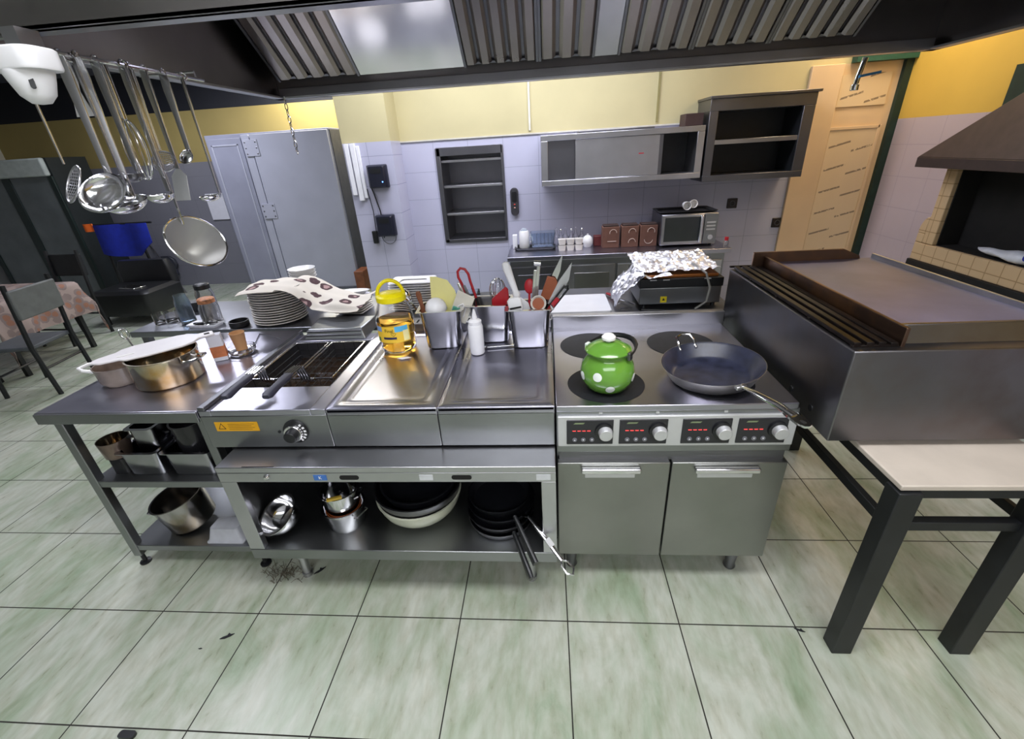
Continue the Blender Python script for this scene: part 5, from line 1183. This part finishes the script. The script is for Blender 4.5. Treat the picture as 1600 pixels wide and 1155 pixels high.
# tap with blue lever hanging from hood right corner
vv = thing('gas_valve', 'small chrome pipe valve with blue lever under the right end of the hood', 'valve', (1.75, 2.99, 1.98), world=True)
p = aty(1338, 125, 3.0); vx, vz = p.x, p.z
MB().tube([(vx + .02, 3.0, vz + .10), (vx + .005, 3.0, vz + .02), (vx, 3.0, vz - .03)], .014, 12).build('pipe', ST_SHINY, vv); MB().cyl((vx, 3.0, vz - .05), (vx, 3.0, vz - .02), .02).build('outlet', ST_SHINY, vv, bevel=.003)
MB().rrect([(.055, .009, .008, 0), (.055, .009, .008, .012)], 4, T((vx + .05, 2.975, vz + .015)) @ RY(-8), top=True).build('blue_lever', plain('blue_lever_paint', '2f7fb4', .35), vv)

# security camera on its box, fixed to the hood's near left corner
sc = thing('security_camera', 'white dome security camera on a round white box at the left edge', 'camera', (-1.36, 1.28, 2.07), world=True)
c0 = aty(45, 108, 1.25)
MB().rrect([(.070, .050, .03, -.005), (.072, .052, .03, .0), (.072, .052, .03, .038), (.068, .048, .03, .042)], 5, T((c0.x - .01, 1.25, c0.z)), top=True).build('mounting_box', WHITE, sc)
MB().lathe([(0, -.072), (.020, -.069), (.036, -.052), (.046, -.022), (.051, -.004), (.051, 0), (0, 0)], 36, T((c0.x - .005, 1.25, c0.z - .005))).build('dome', WHITE, sc)
MB().rrect([(.005, .013, .004, 0), (.005, .013, .004, .004)], 4, T((c0.x + .026, 1.218, c0.z - .035)) @ RZ(32) @ RX(72), top=True).build('lens', BLACK, sc)
MB().box(c0.x - .02, c0.x + .02, 1.24, 1.30, c0.z + .045, c0.z + .085).build('bracket', ST, sc)

# ================================================================ BACK LEFT: COLD CABINET, DISPLAY FRIDGE, DINING SIDE
cb = thing('cold_cabinet', 'tall grey metal cabinet with hinged doors near the far wall', 'cabinet', (-3.9, 6.8, 0), world=True)
CX0, CX1, CY = -4.52, -2.80, 6.90
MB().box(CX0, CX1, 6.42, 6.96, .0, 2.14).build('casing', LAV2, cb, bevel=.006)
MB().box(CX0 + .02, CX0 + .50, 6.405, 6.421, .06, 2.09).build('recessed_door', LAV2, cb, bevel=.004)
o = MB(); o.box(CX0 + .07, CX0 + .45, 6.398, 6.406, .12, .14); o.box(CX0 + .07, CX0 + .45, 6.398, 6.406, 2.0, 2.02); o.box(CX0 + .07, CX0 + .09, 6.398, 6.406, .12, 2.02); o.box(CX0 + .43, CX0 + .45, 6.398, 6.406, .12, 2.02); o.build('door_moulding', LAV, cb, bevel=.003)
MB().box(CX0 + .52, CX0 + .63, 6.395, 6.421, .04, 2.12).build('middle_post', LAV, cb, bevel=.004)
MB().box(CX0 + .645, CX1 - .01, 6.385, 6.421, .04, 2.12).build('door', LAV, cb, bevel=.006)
MB().box(CX1 - .002, CX1 + .012, 6.43, 6.95, .02, 2.12).build('side_panel', plain('shaded_side_grey', '55575f', .5), cb)  # shade on the right side is put into this darker grey
for z in (1.86, 1.06):
    o = MB().box(CX0 + .54, CX0 + .735, 6.376, 6.395, z, z + .20).build('hinge', LAV, cb, bevel=.003)
    q = MB()
    for dx in (.565, .71):
        for dz in (.03, .10, .17): q.lathe([(0, 0), (.012, 0), (0, .006)], 8, T((CX0 + dx, 6.376, z + dz)) @ RX(90))
    q.build('screws', ST_DARK, o)
tag(MB().box(-2.78, -2.64, 6.2, 6.5, .0005, .30).build('wooden_crate', BROWNW, bevel=.01), 'brown wooden block beside the tall grey cabinet', 'crate')
q = tag(MB().box(-5.20, -4.92, 6.98, 6.998, 1.02, 1.40).build('paper_notice', PAPER), 'white paper sheet fixed to the far wall left of the grey cabinet', 'paper')
df = thing('display_fridge', 'dark framed glass door drinks fridge with pale header at the far left', 'fridge', (-7.3, 6.3, 0), world=True)
DX0, DX1, DY = -7.95, -6.50, 6.0
MB().box(DX0, DX1, DY + .03, DY + .6, 0, 2.0).build('cabinet_body', plain('dark_fridge_body', '1d2325', .5), df)
MB().box(DX0, DX1 - .02, DY - .04, DY + .03, 1.78, 2.0).build('header', HEADER, df, bevel=.02)
m = MB(); m.box(DX0, DX0 + .07, DY, DY + .03, .12, 1.78); m.box(DX1 - .07, DX1, DY, DY + .03, .12, 1.78); m.box(-7.25, -7.13, DY, DY + .03, .12, 1.78); m.box(DX0, DX1, DY, DY + .03, .05, .14); m.build('door_frame', plain('dark_teal_frame', '10211f', .4), df, bevel=.003)
MB().box(DX0 + .07, DX1 - .07, DY + .012, DY + .02, .14, 1.78).build('glass_door', plain('grey_glass', '5a6062', .12, vary=.2, scale=3), df)
# blue apron on a stand
ap = thing('clothes_stand', 'thin black stand that the blue cloth hangs on', 'stand', (-5.8, 5.9, 0), world=True)
MB().tube([(-6.20, 5.9, 1.15), (-5.28, 5.9, 1.15)], .012, 8).build('top_bar', BLACKM, ap); MB().tube([(-6.1, 5.88, .05), (-5.40, 5.88, .05)], .012, 6).build('low_bar', BLACKM, ap)
for x in (-5.55, -6.05): MB().tube([(x, 5.9, 1.15), (x + (.08 if x > -6 else -.08), 5.9, .0)], .018, 8).build('leg', BLACKM, ap)
def apf(u, v): return Vector((-6.10 + .78*u, 5.87 - .03*sin(9*u) - .02*v, 1.15 - (.38 + .05*sin(3*u)) * v * (1 - .35*max(0, u-.7)/.3)))
tag(MB().grid(16, 10, apf).build('apron', BLUE, angle=180, solid=.012), 'bright dark blue cloth hanging on the stand at the left', 'cloth')
tag(MB().grid(6, 6, lambda u, v: Vector((-6.24 + .13*u, 5.87 - .01*sin(6*u), 1.17 - .10*v))).build('orange_cloth', ORANGE, angle=180, solid=.01), 'small orange rag left of the blue cloth', 'cloth')
bs = thing('armchair', 'low black upholstered chair behind the dining chairs', 'chair', (-5.35, 5.35, 0))
MB().rrect([(.38, .30, .08, .12), (.40, .32, .08, .18), (.40, .32, .08, .40), (.36, .28, .08, .44)], 4, top=True).build('seat', BLACK, bs); MB().rrect([(.38, .06, .04, .40), (.38, .07, .05, .62), (.34, .05, .04, .72)], 4, T((0, .26, 0)), top=True).build('backrest', BLACK, bs)
for x in (-.33, .33):
    for y in (-.25, .25): MB().cyl((x, y, 0), (x, y, .13), .02).build('leg', BLACK, bs)
tag(MB().box(-.14, .14, -.08, .08, 0, .012, T((-5.30, 5.25, .4415)) @ RZ(-15)).build('tablet', ST_SHINY, bevel=.004), 'shiny flat metal thing lying on the black chair', 'tray')
gl = thing('glove', 'dark grey work glove hanging above the floor near the paper notice', 'glove', aty(262, 412, 6.96), rz=0)
MB().rrect([(.12, .02, .015, -.10), (.17, .03, .02, -.02), (.15, .03, .02, .06), (.08, .02, .015, .12)], 4, top=True).build('palm', DARKRIM, gl)
q = MB()
for k in range(4): q.tube([(-.10 + .065*k, 0, -.08), (-.12 + .08*k, 0, -.16 - .01*k)], [.03, .018], 8)
q.tube([(-.14, 0, .0), (-.22, 0, .03)], [.03, .02], 8); q.build('fingers', DARKRIM, gl)
q = MB(); a_, b_ = aty(226, 382, 6.9), aty(286, 442, 6.5); q.tube([(a_.x, 6.985, a_.z), (b_.x, 6.5, .008)], .009, 6); tag(q.build('broom_stick', ST), 'thin metal stick leaning beside the dark glove', 'stick')

# dining table with floral cloth
tb = thing('dining_table', 'dining table hidden under its floral cloth at the left', 'table', (-5.62, 4.0, 0))
MB().box(-.62, .50, -.42, .42, .70, .735).build('tabletop', BROWNW, tb)
for x in (-.55, .43):
    for y in (-.36, .36): MB().box(x - .02, x + .02, y - .02, y + .02, 0, .70).build('leg', BLACKM, tb)
def tcf(u, v):
    a, b = -.95 + 1.80*u, -.70 + 1.40*v
    x = max(-.63, min(.51, a)); y = max(-.43, min(.43, b)); ex = abs(a - x) + abs(b - y)
    ox = .05 * (1 if a > x else -1 if a < x else 0) * min(1, ex*4); oy = .05 * (1 if b > y else -1 if b < y else 0) * min(1, ex*4)
    return Vector((-5.62 + x + ox + .015*sin(20*b)*(ex > .02), 4.0 + y + oy + .015*sin(18*a)*(ex > .02), .742 - ex))
tag(MB().grid(48, 40, tcf).build('tablecloth', FLORAL, angle=180, solid=.003), 'faded floral tablecloth hanging over the dining table', 'tablecloth')
def chair(lab, x, y, rz, pm=None):
    c = thing('dining_chair', lab, 'chair', (x, y, 0), rz=R(rz))
    CHM = BLACKM
    MB().box(-.21, .21, -.21, .21, .43, .465).build('seat', pm or plain('grey_seat', '4d5155', .6), c, bevel=.01)
    MB().box(-.22, .22, -.235, -.20, .72, .97, RX(4)).build('backrest', pm or plain('grey_backrest', '5d605f', .6), c, bevel=.01)
    for sx in (-.21, .21):
        MB().tube([(sx, -.25, 0), (sx, -.22, .45), (sx, -.27, 1.0)], .022, 6, flat=.8).build('rear_leg', CHM, c); MB().tube([(sx, .22, 0), (sx, .19, .44)], .018, 6).build('front_leg', CHM, c)
    q = MB(); q.tube([(-.21, -.23, .25), (.21, -.23, .25)], .010, 6); q.tube([(-.21, .2, .2), (.21, .2, .2)], .010, 6); q.build('stretchers', CHM, c)
    return c
ch0 = chair('grey backed dining chair nearest the work table, its back towards the cook line', -4.70, 3.42, 98)
chair('black dining chair behind the floral tablecloth, facing the table', -5.65, 4.62, 176, BLACKM)
dup(ch0, (-5.5, 3.25, 0), rz=R(10), label='dining chair at the left edge, partly cut by the picture border')

# ================================================================ FLOOR DEBRIS
LEAF = plain('dry_dark_leaf', '1c1d22', .7)
def leaf(px, py, s, a, lab):
    p = atz(px, py, .002); q = MB(); q.prism([(-s, -.1*s), (-.3*s, -.25*s), (.5*s, -.1*s), (s, .15*s), (.5*s, .2*s), (.2*s, .5*s), (0, .15*s), (-.6*s, .1*s)], 0, .003, T(p) @ RZ(a))
    tag(q.build('leaf_scrap', LEAF, loc=(p.x, p.y, .0005)), lab, 'leaf')
leaf(355, 995, .028, 20, 'dark leaf scrap on the floor tiles, largest on the left'); leaf(313, 1014, .008, 0, 'tiny dark crumb on the floor left of the larger leaf scrap')
leaf(1249, 985, .020, -30, 'dark scrap on the floor left of the table leg'); leaf(500, 892, .03, 40, 'dark leaf scrap under the open base cabinet edge')
random.seed(9); q = MB(); P = atz(448, 897, 0)
for k in range(90):
    a = random.uniform(0, 2*pi); r = random.uniform(0, .10); b = Vector((P.x + r*cos(a)*1.2, P.y + r*sin(a)*.6, .003)); d_ = Vector((random.uniform(-1, 1), random.uniform(-1, 1), random.uniform(0, .5))).normalized() * random.uniform(.02, .05)
    q.tube([b, b + d_*.5 + Vector((0,0,.006)), b + d_], .0012, 4)
tag(q.build('dust_clump', plain('dust_and_hair', '6a6456', .9)), 'clump of dust and dry bristles at the left foot of the open base cabinet', 'dust', kind='stuff')
p = atz(200, 1150, 0); q = MB().rrect([(.03, .012, .01, 0), (.03, .012, .01, .012)], 4, T((p.x, p.y, .0005)), top=True); tag(q.build('black_clip', BLACK), 'small black piece of plastic on the floor at the bottom left', 'clip')

for o in WT:
    if '_w' in o: del o['_w']
